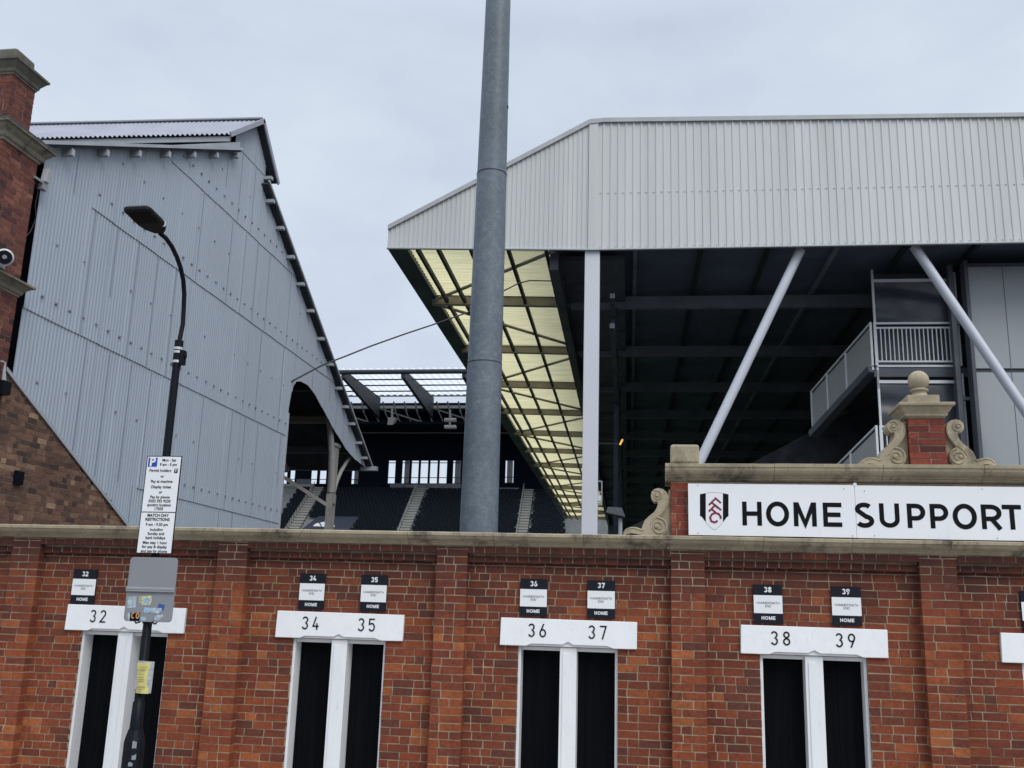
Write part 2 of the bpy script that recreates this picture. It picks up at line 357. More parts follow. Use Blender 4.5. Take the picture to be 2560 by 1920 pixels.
# ------------------------------------------------------------------ brickwork (each brick a real block standing proud of the mortar)
def brickwork(mb, O, U, Nn, wid, z0, z1, depth=.03, cuts=(), course=.0768, header=.42, top=None, bias=None, jit=.0028, fixed_len=None):
    """O = corner point on the brick face plane, U along, Nn outward normal"""
    O = Vector(O); U = Vector(U); Nn = Vector(Nn); k = 0; z = z0
    while z < z1-.02:
        zt = min(z+course, z1); zm = (z+zt)/2; iv = [(0, wid)]
        for (a, b, c, d) in cuts:
            if c+.012 < zm < d-.004:
                nv = []
                for p, q in iv:
                    if b <= p or a >= q: nv.append((p, q)); continue
                    if a > p+.03: nv.append((p, a))
                    if b < q-.03: nv.append((b, q))
                iv = nv
        for p, q in iv:
            u = p - (random.random()*.08 if p <= 0 and wid > 1 else 0)
            if k % 2: u -= .1125
            first = True
            while u < q:
                L = fixed_len or (.104*random.uniform(.93, 1.07) if random.random() < header else .208*random.uniform(.94, 1.05))
                e_ = u+L
                if q-e_ < .055: e_ = q+.005
                a = max(u, p); b = min(e_-.010 if e_ < q else q, q)
                if fixed_len and e_ > q: b = q
                if b-a > .02 and (top is None or zm < top((a+b)/2)):
                    r_ = random.random()
                    r_ = .02+.96*(r_ if random.random() < .6 else .3+.5*r_)
                    if bias: r_ = min(1, max(0.01, bias(r_, (a+b)/2, zm)))
                    j = lambda: random.uniform(-jit, jit)
                    f = random.uniform(-.0015, .002)
                    pts = [(a+j(), z+j()), (b+j(), z+j()), (b+j(), zt-.0098+j()), (a+j(), zt-.0098+j())]
                    fr = [O+U*x+Nn*f+Vector((0, 0, zz-O.z)) for x, zz in pts]
                    bk = [v-Nn*depth for v in fr]
                    mb.add(fr+bk, [(0,1,2,3), (1,0,4,5), (2,1,5,6), (3,2,6,7), (0,3,7,4)], r_)
                u = e_
        z = zt if zt == z1 else z+course; k += 1

# ================================================================== GROUND
g = MB(); g.box(-600, 600, -600, 600, -.3, -.12); structure(g.build('ground', m_asph)); 
g = MB(); g.box(-60, 60, -1.2, 5.2, -.118, -.114); structure(g.build('road', m_asph))
g = MB(); g.box(-60, 60, 5.35, 9.98, -.118, 0); structure(g.build('pavement', m_pave))
g = MB(); g.box(-60, 60, 5.2, 5.345, -.118, .005); structure(g.build('kerb', m_step))
g = MB(); g.box(-60, -10, 34, 104, -.116, -.10); structure(g.build('pitch', m_grass))

# ================================================================== TURNSTILE WALL
FY, PY, TY = 10.0, 9.885, 9.875          # field, pilaster and top band faces
wall = thing('turnstile_wall', (-1.8, 10, 0), 'long red brick turnstile wall with stone coping and white lintels over narrow black doors', 'wall')
X0, X1 = -8.36, 7.2
LX = [-6.345, -3.972, -1.612, .742, 3.108]; LW = 1.36; LZ0, LZ1 = 1.903, 2.172
PX = [(-7.03, -6.70), (-4.645, -4.318), (-2.275, -1.958), (.083, .41), (2.411, 2.745), (4.79, 5.12), (6.9, 7.2)]
OP = [(x+.18, x+1.175) for x in LX]
cuts = [(a-X0, b-X0, -1, LZ0) for a, b in OP]+[(x-X0-.004, x+LW-X0+.004, LZ0-.01, LZ1+.01) for x in LX]
def biasf(r_, u, z):
    x = X0+u; t = (z-2.55)*.32 - (.12 if x > -1 and z < 2 else 0)
    cl = math.sin(x*2.3+z*5.1)*math.sin(x*.9-z*3.3+1.7)*math.sin(x*5.7+1.1)
    return r_*(1-max(0, t)) - max(0, t)*.25 + (.14 if x < -4 and z < 2 else 0) - (.22 if cl > .25 else 0) - (.3 if any(abs(x-p_) < .24 for o_ in OP for p_ in o_) and z < 1.75 and random.random() < .4 else 0)
mb = MB()
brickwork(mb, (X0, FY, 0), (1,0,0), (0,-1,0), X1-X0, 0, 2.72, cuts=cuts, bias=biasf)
for k_, (a, b) in enumerate(PX):
    brickwork(mb, (a, PY, 0), (1,0,0), (0,-1,0), b-a, 0, 2.87, depth=.11, bias=biasf, header=.45)
    if b < X1-.1: pass
xs = [X0]+[v for p in PX for v in p]+[X1]
for i in range(0, len(xs)-1, 2):
    a, b = xs[i]+(.0 if i == 0 else .004), xs[i+1]-.004
    if b-a < .1: continue
    brickwork(mb, (a, TY+.005, 0), (1,0,0), (0,-1,0), b-a, 2.80, 2.873, depth=.11, bias=biasf, fixed_len=.112)
    brickwork(mb, (a, TY+.072, 0), (1,0,0), (0,-1,0), b-a, 2.712, 2.785, depth=.06, bias=biasf, fixed_len=.112)
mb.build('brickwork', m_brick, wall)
mb = MB()
seg = [X0]+[v for p in OP for v in p]+[X1]
for i in range(0, len(seg), 2): mb.box(seg[i], seg[i+1], FY+.004, FY+.32, 0, LZ0)
mb.box(X0, X1, FY+.004, FY+.32, LZ0, 2.72)
for a, b in PX: mb.box(a+.004, b-.004, PY+.004, FY+.0038, 0, 2.866)
mb.box(X0, X1, TY+.013, FY+.318, 2.804, 2.868); mb.box(X0, X1, TY+.077, FY+.319, 2.722, 2.775); mb.box(X0, X1, TY+.085, FY+.316, 2.7755, 2.8035)
mb.build('mortar_bed', m_mortar, wall)
# door reveals in brick
def coping(mb, prof, x0, x1, joint=.9, ends=True, back=10.36):
    x = x0; n = len(prof)
    while x < x1-.05:
        L = joint*random.uniform(.85, 1.15); e_ = min(x+L, x1); dz = random.uniform(-.002, .002); dy = random.uniform(-.003, .003)
        if x1-e_ < .3: e_ = x1
        pl = [(y+dy, z+dz) for y, z in prof]+[(back, prof[-1][1]), (back, prof[0][1])]
        mb.prism([(x+.002, y, z) for y, z in pl], (e_-x-.004, 0, 0), .5)
        x = e_
cp = [(9.885, 2.872), (9.87, 2.886), (9.865, 2.896), (9.85, 2.90), (9.845, 2.912)]+[(9.845-.075*math.sin(R(t))**1.2, 2.962-.05*math.cos(R(t))) for t in range(10, 91, 20)]+[(9.755, 2.964), (9.752, 2.992), (9.80, 3.002)]
mb = MB(); coping(mb, cp, X0, X1); mb.build('coping', m_stone, wall, recalc=True)
for i, x in enumerate(LX):
    # lintel with a stop chamfer below and a small peak over the mullion
    pl = [(x, LZ0), (x+.27, LZ0), (x+.32, LZ0+.022), (x+.63, LZ0+.022), (x+.685, LZ0+.05), (x+.74, LZ0+.022), (x+1.07, LZ0+.022), (x+1.13, LZ0), (x+LW, LZ0+.003), (x+LW+.004, LZ1-.006), (x+.006, LZ1)]
    mb = MB(); mb.prism([(a, FY-.032, b) for a, b in pl], (0, .15, 0)); 
    mb.prism([(a, FY-.008, b) for a, b in ((x+.285, LZ0+.002), (x+1.115, LZ0+.002), (x+1.07, LZ0+.0215), (x+.74, LZ0+.0215), (x+.685, LZ0+.049), (x+.63, LZ0+.0215), (x+.32, LZ0+.0215))], (0, .02, 0))
    lo = mb.build('lintel', m_lint, wall, bevel=.006, recalc=True)
    nums = (str(32+2*i), str(33+2*i))
    for j, t in enumerate(nums):
        if i == 4: break
        mb = MB(); xc = x+(.385, .955)[j]+(-.01, .02)[j]
        letters(mb, t, xc, LZ0+.088, .13, .108, FY-.036, gap=.36, fixed=.52)
        mb.build('number', m_ink, lo)
    # frame, mullion, doors
    a, b = OP[i]; c = x+.685
    mb = MB(); mb.box(a+.002, a+.03, FY+.03, FY+.30, 0, LZ0-.002); mb.box(b-.03, b-.002, FY+.05, FY+.30, 0, LZ0-.002)
    mb.box(a+.031, b-.031, FY+.055, FY+.29, LZ0-.04, LZ0-.003)
    mb.build('door_frame', m_frame, wall, bevel=.003)
    mb = MB(); mb.box(c-.083, c+.083, FY+.015, FY+.28, 0, LZ0-.003); mb.box(c-.055, c+.02, FY+.005, FY+.0145, 0, LZ0-.06)
    mb.build('mullion', m_frame, wall, bevel=.004)
    for (p, q) in ((a+.031, c-.084), (c+.084, b-.031)):
        mb = MB(); mb.box(p, q, FY+.20, FY+.23, 0, LZ0-.041)
        nb = 5
        for kk in range(nb): mb.box(p+(q-p)*kk/nb+.002, p+(q-p)*(kk+1)/nb-.002, FY+.198, FY+.1995, 0.02, LZ0-.05)
        mb.build('door', m_black, wall)

# number boards above the lintels
PLX = {32: -6.185, 34: -3.61, 35: -2.945, 36: -1.283, 37: -.604, 38: 1.012, 39: 1.744, 40: 3.455}
src = None
for i, (no, xc) in enumerate(PLX.items()):
    z0 = 2.193 if no != 32 else 2.178; z1 = z0+.366
    where = {32: 'leftmost of all', 34: 'left above lintel 34 35', 35: 'beside the 34 board', 36: 'left above lintel 36 37', 37: 'beside the 36 board', 38: 'left above lintel 38 39', 39: 'beside the 38 board', 40: ''}[no]
    t = thing('number_board', (xc, FY-.01, z0), '', 'sign', 'small gate number boards on the brick wall')
    t['label'] = ('black and white gate board numbered %d, %s' % (no, where)) if no != 40 else 'black and white gate board on brick wall cut off by the right edge'
    if src is None:
        mb = MB(); mb.box(xc-.137, xc+.137, FY-.024, FY-.008, z0, z1); p_ = mb.build('panel', m_signn, t)
        mb = MB(); mb.box(xc-.1355, xc+.1355, FY-.0265, FY-.0245, z0+.093, z0+.264); q_ = mb.build('white_field', m_signw, t)
        mb = MB(); letters(mb, 'HAMMERSMITH', xc, z0+.181, .0215, .10, FY-.028, gap=.12); letters(mb, 'END', xc, z0+.151, .0215, .10, FY-.028, gap=.12)
        r1 = mb.build('stand_name', m_ink, t)
        mb = MB(); letters(mb, 'HOME', xc, z0+.033, .033, .22, FY-.0255, gap=.14); r2 = mb.build('lettering', m_inkw, t)
        src = (p_, q_, r1, r2)
    else:
        for o_ in src: c_ = o_.copy(); COL.objects.link(c_); c_.parent = t
    if no < 40:
        mb = MB(); letters(mb, str(no), xc, z0+.292, .052, .22, FY-.0255, gap=.1, fixed=.66); mb.build('number', m_inkw, t)

# ================================================================== PARAPET with sign, pier and scrolls
par = thing('sign_parapet', (2.5, 9.95, 3.0), 'raised brick parapet with stone cornice behind the big white sign', 'parapet')
QX0, QX1 = .087, 5.05
mb = MB(); brickwork(mb, (QX0, 9.87, 3.0), (1,0,0), (0,-1,0), QX1-QX0, 3.003, 3.548, depth=.05, header=.5)
brickwork(mb, (QX0, 9.88, 3.0), (0,1,0), (-1,0,0), .34, 3.003, 3.548, depth=.02)
mb.build('brickwork', m_brick_par, par)
mb = MB(); mb.box(QX0+.005, QX1-.005, 9.875, 10.22, 3.0, 3.548); mb.build('mortar_bed', m_mortar, par)
cp2 = [(9.86, 3.55), (9.845, 3.565), (9.84, 3.58), (9.825, 3.585), (9.82, 3.60)]+[(9.82-.075*math.sin(R(t))**1.2, 3.67-.07*math.cos(R(t))) for t in range(10, 91, 20)]+[(9.735, 3.678), (9.732, 3.708), (9.80, 3.72)]
mb = MB(); coping(mb, cp2, QX0-.055, QX1+.055, 1.05, back=10.3); mb.build('cornice', m_stone, par, recalc=True)
mb = MB(); mb.box(QX0+.0, .371, 9.80, 10.1, 3.721, 3.912); mb.build('stone_block', m_stone_clean, par, bevel=.025)
def scroll(cx, z, sgn, y0, parent, s=1.0):
    """carved S bracket: cx is the face it leans on, sgn the side it grows to"""
    q = lambda px, py: (cx+sgn*(715-px)*.00122*s, z+(880-py)*.00122*s)
    ol = [(640,878),(492,880),(440,868),(400,862),(360,870),(338,880),(332,858),(352,828),(390,812),(440,812),(480,826),(489,795),(505,758),(540,722),(580,690),(600,660),(612,625),(610,600),(585,602),(566,585),(556,556),(562,522),(585,500),(618,491),(655,500),(685,525),(699,565),(698,605),(685,645),(655,690),(628,725),(655,738),(682,765),(694,800),(688,838),(668,864)]
    mb = MB(); P2 = [q(*p) for p in ol]
    n = len(P2); fr = [(x, y0, zz) for x, zz in P2]; bk = [(x, y0+.21, zz) for x, zz in P2]
    from mathutils.geometry import tessellate_polygon
    tris = tessellate_polygon([[Vector((x, zz, 0)) for x, zz in P2]])
    area = sum(P2[i][0]*P2[(i+1) % n][1]-P2[(i+1) % n][0]*P2[i][1] for i in range(n))
    fs_q = []
    for a, b, c in tris:
        ar = (P2[b][0]-P2[a][0])*(P2[c][1]-P2[a][1])-(P2[c][0]-P2[a][0])*(P2[b][1]-P2[a][1])
        if ar < 0: a, b, c = a, c, b
        fs_q += [(a, b, c), (n+a, n+c, n+b)]
    for i in range(n):
        q4 = (i, i+n, (i+1) % n+n, (i+1) % n); fs_q.append(q4 if area > 0 else q4[::-1])
    mb.add(fr+bk, fs_q)
    # backing slab between the scroll and the brick
    sl_ = [q(*p) for p in ((716,880),(640,880),(600,800),(640,700),(690,600),(700,500),(716,500))]
    mb.prism([(x, y0+.045, zz) for x, zz in sl_], (0, .15, 0))
    def ridge(c, r0, r1, turns, a0, wd):
        pts = []; m = 36
        for i in range(m+1):
            t = i/m; a = R(a0)+sgn*turns*2*math.pi*t*-1; r_ = r0+(r1-r0)*t
            x, zz = q(c[0]+r_*math.cos(a)*sgn*-1*-1, c[1]-r_*math.sin(a)); pts.append((x, y0-.002, zz))
        mb.tube(pts, [wd*s*(1-.4*i/m) for i in range(m+1)], 6)
    ridge((606,552), 44, 10, 1.6, 60, .008); ridge((618,805), 72, 12, 1.7, 80, .010)
    for c, r_ in (((604,552), 15), ((600,803), 20)):
        x, zz = q(*c); rr = r_*.00122*s
        mb.tube([(x, y0+.01, zz), (x, y0-.008, zz), (x, y0-.014, zz)], [rr, rr*.95, rr*.5], 12)
    crest = [q(*p) for p in ((345,852),(365,828),(400,818),(440,824),(478,838),(496,830))]
    mb.tube([(x, y0, zz) for x, zz in crest], .007*s, 6)
    body = [q(*p) for p in ((690,560),(688,605),(672,648),(642,690),(610,722),(575,748),(552,790))]
    mb.tube([(x, y0, zz) for x, zz in body], .007*s, 6)
    return mb.build('scroll', m_stone_clean, parent)
scroll(QX0-.002, 3.003, 1*-1*-1*-1*-1 if False else -1, 9.86, par, 1.0)
pier = thing('ball_topped_pier', (2.55, 10.0, 3.72), 'short brick pier with moulded stone cap, ball finial and a scroll on each side', 'pier')
mb = MB()
for (O_, U_, N_, W_) in (((2.385, 9.85, 3.72), (1,0,0), (0,-1,0), .335), ((2.385, 10.185, 3.72), (0,-1,0), (-1,0,0), .335), ((2.72, 9.85, 3.72), (0,1,0), (1,0,0), .335)):
    brickwork(mb, O_, U_, N_, W_, 3.722, 4.19, depth=.012, course=.0669, fixed_len=None, header=.4)
mb.build('brickwork', m_brick_par, pier)
mb = MB(); mb.box(2.391, 2.714, 9.856, 10.18, 3.72, 4.19); mb.build('mortar_bed', m_mortar, pier)
def sq_mould(mb, cx, cy, prof, hx, hy):
    """square moulding: prof = (outset, z)"""
    rings = [[(cx-hx-o, cy-hy-o, z), (cx+hx+o, cy-hy-o, z), (cx+hx+o, cy+hy+o, z), (cx-hx-o, cy+hy+o, z)] for o, z in prof]
    vs = [v for r_ in rings for v in r_]; fs = []
    for i in range(len(prof)-1):
        for k in range(4): fs.append((i*4+k, i*4+(k+1) % 4, (i+1)*4+(k+1) % 4, (i+1)*4+k))
    fs += [(3,2,1,0), tuple(len(vs)-4+k for k in range(4))]
    mb.add(vs, fs)
mb = MB(); sq_mould(mb, 2.552, 10.018, [(0,4.19),(.012,4.19),(.012,4.20),(.028,4.205),(.03,4.222),(.04,4.24),(.06,4.27),(.072,4.295),(.09,4.30),(.092,4.325),(.09,4.33),(-.02,4.345)], .168, .168)
mb.box(2.40, 2.70, 9.87, 10.16, 4.345, 4.425); mb.build('cap', m_stone_clean, pier, bevel=.004)
mb = MB(); mb.lathe([(.092,4.425),(.092,4.437),(.075,4.45),(.068,4.47),(.074,4.486),(.088,4.492),(.088,4.505),(.07,4.51),(.066,4.515)]+[(.101*math.cos(R(a)), 4.600+.101*math.sin(R(a))) for a in range(-55, 90, 9)]+[(.004,4.701)], (2.548, 10.01, 0), 32)
mb.build('ball_finial', m_stone_clean, pier)
scroll(2.383, 3.722, -1, 9.88, pier, .97); scroll(2.722, 3.722, 1, 9.88, pier, .97)

# the big white sign
sg = thing('club_sign', (2.5, 9.8, 2.99), 'wide white sign reading HOME SUPPORT with a black, white and maroon shield', 'sign')
SY = 9.795
mb = MB(); mb.box(.257, 1.838, SY, SY+.02, 3.012, 3.517); mb.build('panel', m_signw, sg)
mb = MB(); mb.box(1.841, 4.88, SY, SY+.02, 3.010, 3.514)
mb.build('panel', m_signw, sg)
for x, z in ((.35,3.50),(.35,3.03),(1.74,3.48),(1.80,3.03),(1.93,3.46),(2.0,3.035),(3.0,3.49),(3.1,3.03),(1.845,3.522)):
    r_ = .018 if z > 3.52 else .005; mb = MB()
    mb.tube([(x, SY+.001, z), (x, SY-.004, z)], r_, 10); mb.build('fixing_screw', m_white if z > 3.52 else m_grey, sg)
for px0, px1, ch in ((1168,1360,'H'), (1402,1630,'O'), (1675,1900,'M'), (1965,2150,'E')):
    pass
mb = MB()
def sxz(px, py, reg):     # reads the lettering's place on the sign's own plane
    return onY(*( (1560+px/3.95, 1080+py/3.95) if reg == 2 else (2060+px/3.318, 900+py/3.318)), SY)
LT = [('H',1168,1360,2),('O',1402,1630,2),('M',1675,1900,2),('E',1965,2150,2),('S',255,415,3),('U',460,627,3),('P',690,842,3),('P',880,1033,3),('O',1067,1268,3),('R',1305,1478,3),('T',1480,1640,3)]
for ch, a, b, rg in LT:
    if ch == 'S': mb.build('lettering', m_ink, sg); mb = MB()
    xa = sxz(a, 800 if rg == 2 else 1300, rg).x; xb = sxz(b, 800 if rg == 2 else 1300, rg).x; h = .232; zb = 3.112
    if ch in 'OSU' and ch != 'U': h2 = .242; zz = zb-.005
    else: h2 = h; zz = zb
    for i, pl in enumerate(glyph(ch, (xb-xa)/h2, .185)):
        stroke(mb, [(xa+p[0]*h2, zz+p[1]*h2) for p in pl], .185*h2, i, lambda p, k: (p[0], SY-.002-.0005*k, p[1]))
mb.build('lettering', m_ink, sg)
# shield
def shield(mb, xs_, Y, x0, x1, inset=0.):
    """column of the shield between x0 and x1 (as fractions of its width)"""
    pass
z2p = lambda px, py, Y: onY(1560+px/3.95, 1080+py/3.95, Y)
def sh_poly(pts, Y): return [z2p(x, y, Y) for x, y in pts]
def half(a, b, Y, mat, name, top, bot):
    mb = MB(); n = 14; T = []; B = []
    for i in range(n+1):
        x = a+(b-a)*i/n; T.append(z2p(x, top(x), Y)); B.append(z2p(x, bot(x), Y))
    mb.add(T+B, [(i, i+1, n+1+i+1, n+1+i) for i in range(n)]); return mb.build(name, mat, crest)
top = lambda x: 600+18*((x-890)/138)**2
def bot(x):
    t = abs(x-893)/138
    return 965-150*t**1.35 if t < .93 else 965-150*.93**1.35-(t-.93)*(965-136.5-820)*2
ce = z2p(890, 780, SY)
mb = MB(); n = 16
def shell(a, b, Y, grow=0):
    mb = MB(); T = []; B = []
    for i in range(n+1):
        x = a+(b-a)*i/n; T.append(z2p(x, top(x)-grow, Y)); B.append(z2p(x, bot(x)+grow, Y))
    mb.add(T+B, [(i, i+1, n+1+i+1, n+1+i) for i in range(n)]); return mb
crest = shell(750, 1032, SY-.0015, 3).build('shield', m_ink, sg)
shell(808, 976, SY-.003, 0).build('white_pale', m_inkw, crest)
mb = MB()
pf = lambda p, k: tuple(z2p(p[0], p[1], SY-.0045-.0005*k))
for pl in ([(835,712),(905,655),(955,700)], [(870,690),(925,738)], [(835,775),(905,715),(962,775)], [(868,752),(922,790)], ):
    pass
FFC = [[(838,722),(905,655),(957,702)], [(868,697),(930,752)], [(838,785),(900,722),(960,772)], [(866,760),(905,795)],
       [(955,858),(955,835),(935,808),(903,798),(868,812),(850,845),(862,880),(895,893),(925,876)]]
for k_, pl in enumerate(FFC): stroke(mb, pl, 19, k_, pf)
mb.build('monogram', m_maroon, crest)

# ================================================================== BRICK TOWER at the left
TX = -8.37
tow = thing('brick_tower', (-9.0, 10.7, 0), 'narrow red brick tower with stone cornices and a dark mossy cap at the left edge', 'tower')
TYF = 10.4
def shaft(z0, z1, x1, yf, yb):
    mb = MB()
    brickwork(mb, (x1-1.3, yf, 0), (1,0,0), (0,-1,0), 1.3, z0, z1, depth=.02, header=.4)
    brickwork(mb, (x1, yf, 0), (0,1,0), (1,0,0), yb-yf, z0, z1, depth=.02, header=.4); return mb
sh1 = shaft(0, 7.98, TX, TYF, 11.13)
b1 = shaft(8.1, 8.93, TX, TYF, 10.865); sh1.v += []
base = len(sh1.v); sh1.v += b1.v; sh1.f += [[i+base for i in f] for f in b1.f]; sh1.r += b1.r; sh1.sm += b1.sm
sh1.build('brickwork', m_brick_twr, tow)
mb = MB(); mb.box(TX-1.3, TX-.005, TYF+.005, 11.125, 0, 7.98); mb.box(TX-1.3, TX-.005, TYF+.005, 10.86, 7.98, 8.93); mb.build('mortar_bed', m_mortar_old, tow)
def tcorn(name, prof, yb, mat):
    mb = MB(); cx = TX-.65; hy = (yb-TYF)/2; cy = (yb+TYF)/2
    sq_mould(mb, cx, cy, prof, .65, hy); return mb.build(name, mat, tow)
tcorn('cap_cornice', [(0,8.90),(.012,8.905),(.015,8.925),(.03,8.94),(.04,8.98),(.075,9.03),(.095,9.06),(.115,9.07),(.118,9.10),(.03,9.115)], 10.865, m_stone_dark)
mb = MB(); mb.box(TX-1.2, TX+.0, TYF-.01, 10.79, 9.10, 9.29); mb.build('cap_block', m_stone_dark, tow, bevel=.03)
tcorn('cornice', [(0,7.97),(.02,7.975),(.025,8.0),(.05,8.02),(.07,8.07),(.11,8.11),(.13,8.15),(.16,8.16),(.165,8.19)], 11.13, m_stone_twr)
tcorn('lead_flashing', [(.17,8.19),(.172,8.205),(.0,8.25),(-.02,8.3)], 11.12, plain('lead', (.10, .115, .13), .5, var=.3, scale=8))
tcorn('lower_cornice', [(0,6.07),(.015,6.075),(.018,6.095),(.04,6.11),(.05,6.15),(.10,6.20),(.125,6.215),(.15,6.22),(.153,6.245),(.0,6.27)], 11.13, m_stone_twr)
# ================================================================== LEFT STAND
XG, XO = -8.47, -8.31
ls = thing('gabled_grandstand', (-20, 19, 0), 'old grandstand with a blue grey corrugated gable wall and ridged roof at left', 'grandstand')
# gable outline (Y, Z)
roofpts = [(11.38, 8.40), (17.25, 11.29), (17.25, 11.75), (18.22, 12.40), (19.22, 11.50), (18.85, 11.15), (27.6, 6.46)]
def ztop(y):
    if y < 16.95: return 8.25+(y-11.14)*.487
    if y < 17.83: return 11.50+(y-16.95)*.74
    if y < 18.5: return 12.15-(y-17.83)*.92
    return 11.02-(y-18.4)*.552
def zdiag(y): return 5.15-(y-11.2)*(5.15-3.36)/(14.72-11.2)
archp = []
for px, py in ((632,826),(640,824),(650,824),(664,832),(680,852),(700,890),(722,930),(745,968),(765,992),(790,1010)): 
    q = vX(px, py, XG); archp.append((q.y, q.z))
arch0 = [(20.92, 6.9)]+[(20.98, 7.2)]+archp[1:]
def zarch(y):
    if y < 20.92: return None
    P_ = [(20.92, 6.55), (20.98, 6.95), (21.1, 7.2)]+[p for p in archp[1:] if p[0] > 21.12]+[(27.2, 6.0)]
    for (a, b), (c, d) in zip(P_, P_[1:]):
        if a <= y <= c: return b+(d-b)*(y-a)/(c-a)
    return None if y > 27.2 else P_[-1][1]
mb = MB(); pitch = .08; y = 11.38; i = 0; sub = 5
SEAMS = [0.6, 4.05, 6.04, 8.0, 9.78, 11.3, 13]
def corr_x(y): return XG+.005*math.sin(2*math.pi*y/pitch)+(.007 if int(y/.66) % 2 else 0)
for s0, s1 in zip(SEAMS, SEAMS[1:]):
    prev = None; y = 11.38
    while y < 27.12:
        lo_ = max(s0-.02, max(zdiag(y), .6)); za = zarch(y)
        if za is not None: lo_ = max(lo_, za)
        hi_ = min(s1, ztop(y))
        cur = None
        if hi_ > lo_+.01:
            on_ = not (s0 == 8.0 and y < 12.6) and not (s0 == 9.78 and y < 14.7) and not (s0 == 4.05 and y < 14.8)
            if not on_ and lo_ < s0: lo_ = s0
            lean = (lambda z: .014*(1-(z-s0)/2.0 if z-s0 < 2 else 0)) if on_ else (lambda z: 0)
            cur = ((corr_x(y)+lean(lo_), y, lo_), (corr_x(y)+lean(hi_), y, hi_))
        if prev and cur: mb.add([prev[0], cur[0], cur[1], prev[1]], [(0,1,2,3)], .5, True)
        prev = cur; y += pitch/sub
# hook bolts: a row above each seam and scattered ones
for s0 in SEAMS[1:5]:
    yy = {4.05: 15.0, 6.04: 11.7, 8.0: 12.7, 9.78: 14.7}[s0]
    while yy < 26.5:
        za = zarch(yy)
        if (za is None or za < s0+.1) and s0+.3 < ztop(yy): mb.box(corr_x(yy)+.005, corr_x(yy)+.035, yy, yy+.05, s0+.24, s0+.265, .95); 
        yy += .335
for s0 in (5.1, 7.1, 9.0, 10.5):
    yy = 11.9
    while yy < 26.5:
        za = zarch(yy)
        if (za is None or za < s0) and s0+.2 < ztop(yy) and s0 > zdiag(yy)+.2 and random.random() < .6: mb.box(corr_x(yy)+.005, corr_x(yy)+.025, yy, yy+.03, s0, s0+.025, .95)
        yy += .66
for r0_, r1_ in zip(SEAMS, SEAMS[1:]):
    yy = 12.0+random.uniform(0, .3)
    while yy < 27:
        a_ = max(r0_, zdiag(yy)+.05, .6); za = zarch(yy); a_ = max(a_, za+.05) if za is not None else a_
        b_ = min(r1_, ztop(yy)-.1); xx = corr_x(yy)+.004+(.006 if b_-a_ > 1 else 0)
        if random.random() < .25: a_ += (b_-a_)*.4
        if b_-a_ > .3 and random.random() < .55: mb.hexa([(xx+.008, yy, a_), (xx+.012, yy, a_), (xx+.012, yy+.012, a_), (xx+.008, yy+.012, a_)], [(xx-.002, yy, b_), (xx+.002, yy, b_), (xx+.002, yy+.012, b_), (xx-.002, yy+.012, b_)], .95)
        yy += .64
mb.build('gable_cladding', m_gable, ls)
# trims along the diagonal and the arch
mb = MB()
mb.beam((XG+.035, 11.2, 5.13), (XG+.035, 16.2, zdiag(16.2)-.0), .03, .05)
mb.build('bottom_trim', m_gable2, ls)
mb = MB()
mb.beam((XG+.02, 20.92, .5), (XG+.02, 20.92, 6.55), .04, .05, up=(0,1,0))
mb.build('edge_trim', m_gable2, ls)
# diagonal brick wall below
mb = MB(); brickwork(mb, (XG+.02, 11.14, 0), (0,1,0), (1,0,0), 6.5, 2.0, 5.2, depth=.02, top=lambda u: zdiag(11.14+u)+.0, header=.45)
mb.build('brickwork', m_brick_old, ls)
mb = MB(); mb.prism([(XG+.014, 11.14, 0), (XG+.014, 19, 0), (XG+.014, 19, 1.0), (XG+.014, 11.14, 5.16)], (-.3, 0, 0)); mb.build('mortar_bed', m_mortar_old, ls, recalc=True)
mb = MB(); q = vX(37, 1030, XG+.03); mb.box(XG+.02, XG+.06, q.y-.06, q.y+.10, q.z-.10, q.z+.08)
for k_ in range(5): mb.box(XG+.061, XG+.07, q.y-.05, q.y+.09, q.z-.09+k_*.033, q.z-.07+k_*.033)
mb.build('air_brick', m_lamp, ls)
# roofs: thick slabs running away along -X
SK = .051
def slab(name, a, b, th, mat, x1=XO, x0=-62, corr=None):
    mb = MB(); a = Vector((0, a[0], a[1])); b = Vector((0, b[0], b[1])); n_ = Vector((0, -(b-a).z, (b-a).y)).normalized()
    if n_.z < 0: n_ = -n_
    pl = [a, b, b-n_*th, a-n_*th]; mb.prism([(x1, p.y, p.z) for p in pl], (x0-x1, SK*(x0-x1), 0)); return mb.build(name, mat, ls, recalc=True)
slab('front_roof', (11.1, 8.27), (16.95, 11.12), .05, m_under)
slab('rear_roof', (18.4, 11.08), (27.2, 6.25), .05, m_under)
# monitor roof: corrugated front slope
mb = MB(); xx = XO+.02; prev = None; pc = .10
A_, B_ = Vector((0, 16.42, 11.19)), Vector((0, 17.83, 12.24)); nn_ = Vector((0, -(B_-A_).z, (B_-A_).y)).normalized()
while xx > -30:
    h = .02*math.sin(2*math.pi*xx/pc)
    sh_ = Vector((xx, SK*(xx-XO), 0)); cur = (sh_+A_+nn_*h, sh_+B_+nn_*h)
    if prev: mb.add([prev[0], prev[1], cur[1], cur[0]], [(0,1,2,3)], .5, True)
    prev = cur; xx -= pc/6
mb.build('monitor_roof', m_monitor, ls)
slab('monitor_deck', (16.5, 11.22), (17.83, 12.18), .06, m_under, XO-.05)
slab('monitor_rear_roof', (17.83, 12.22), (18.85, 11.28), .05, m_under)
mb = MB(); mb.prism([(XO-.02, 16.47, 11.06), (XO-.02, 16.50, 11.06), (XO-.02, 16.52, 11.17), (XO-.02, 16.47, 11.17)], (-50, -SK*50, 0)); mb.build('eave_board', m_gable2, ls, recalc=True)
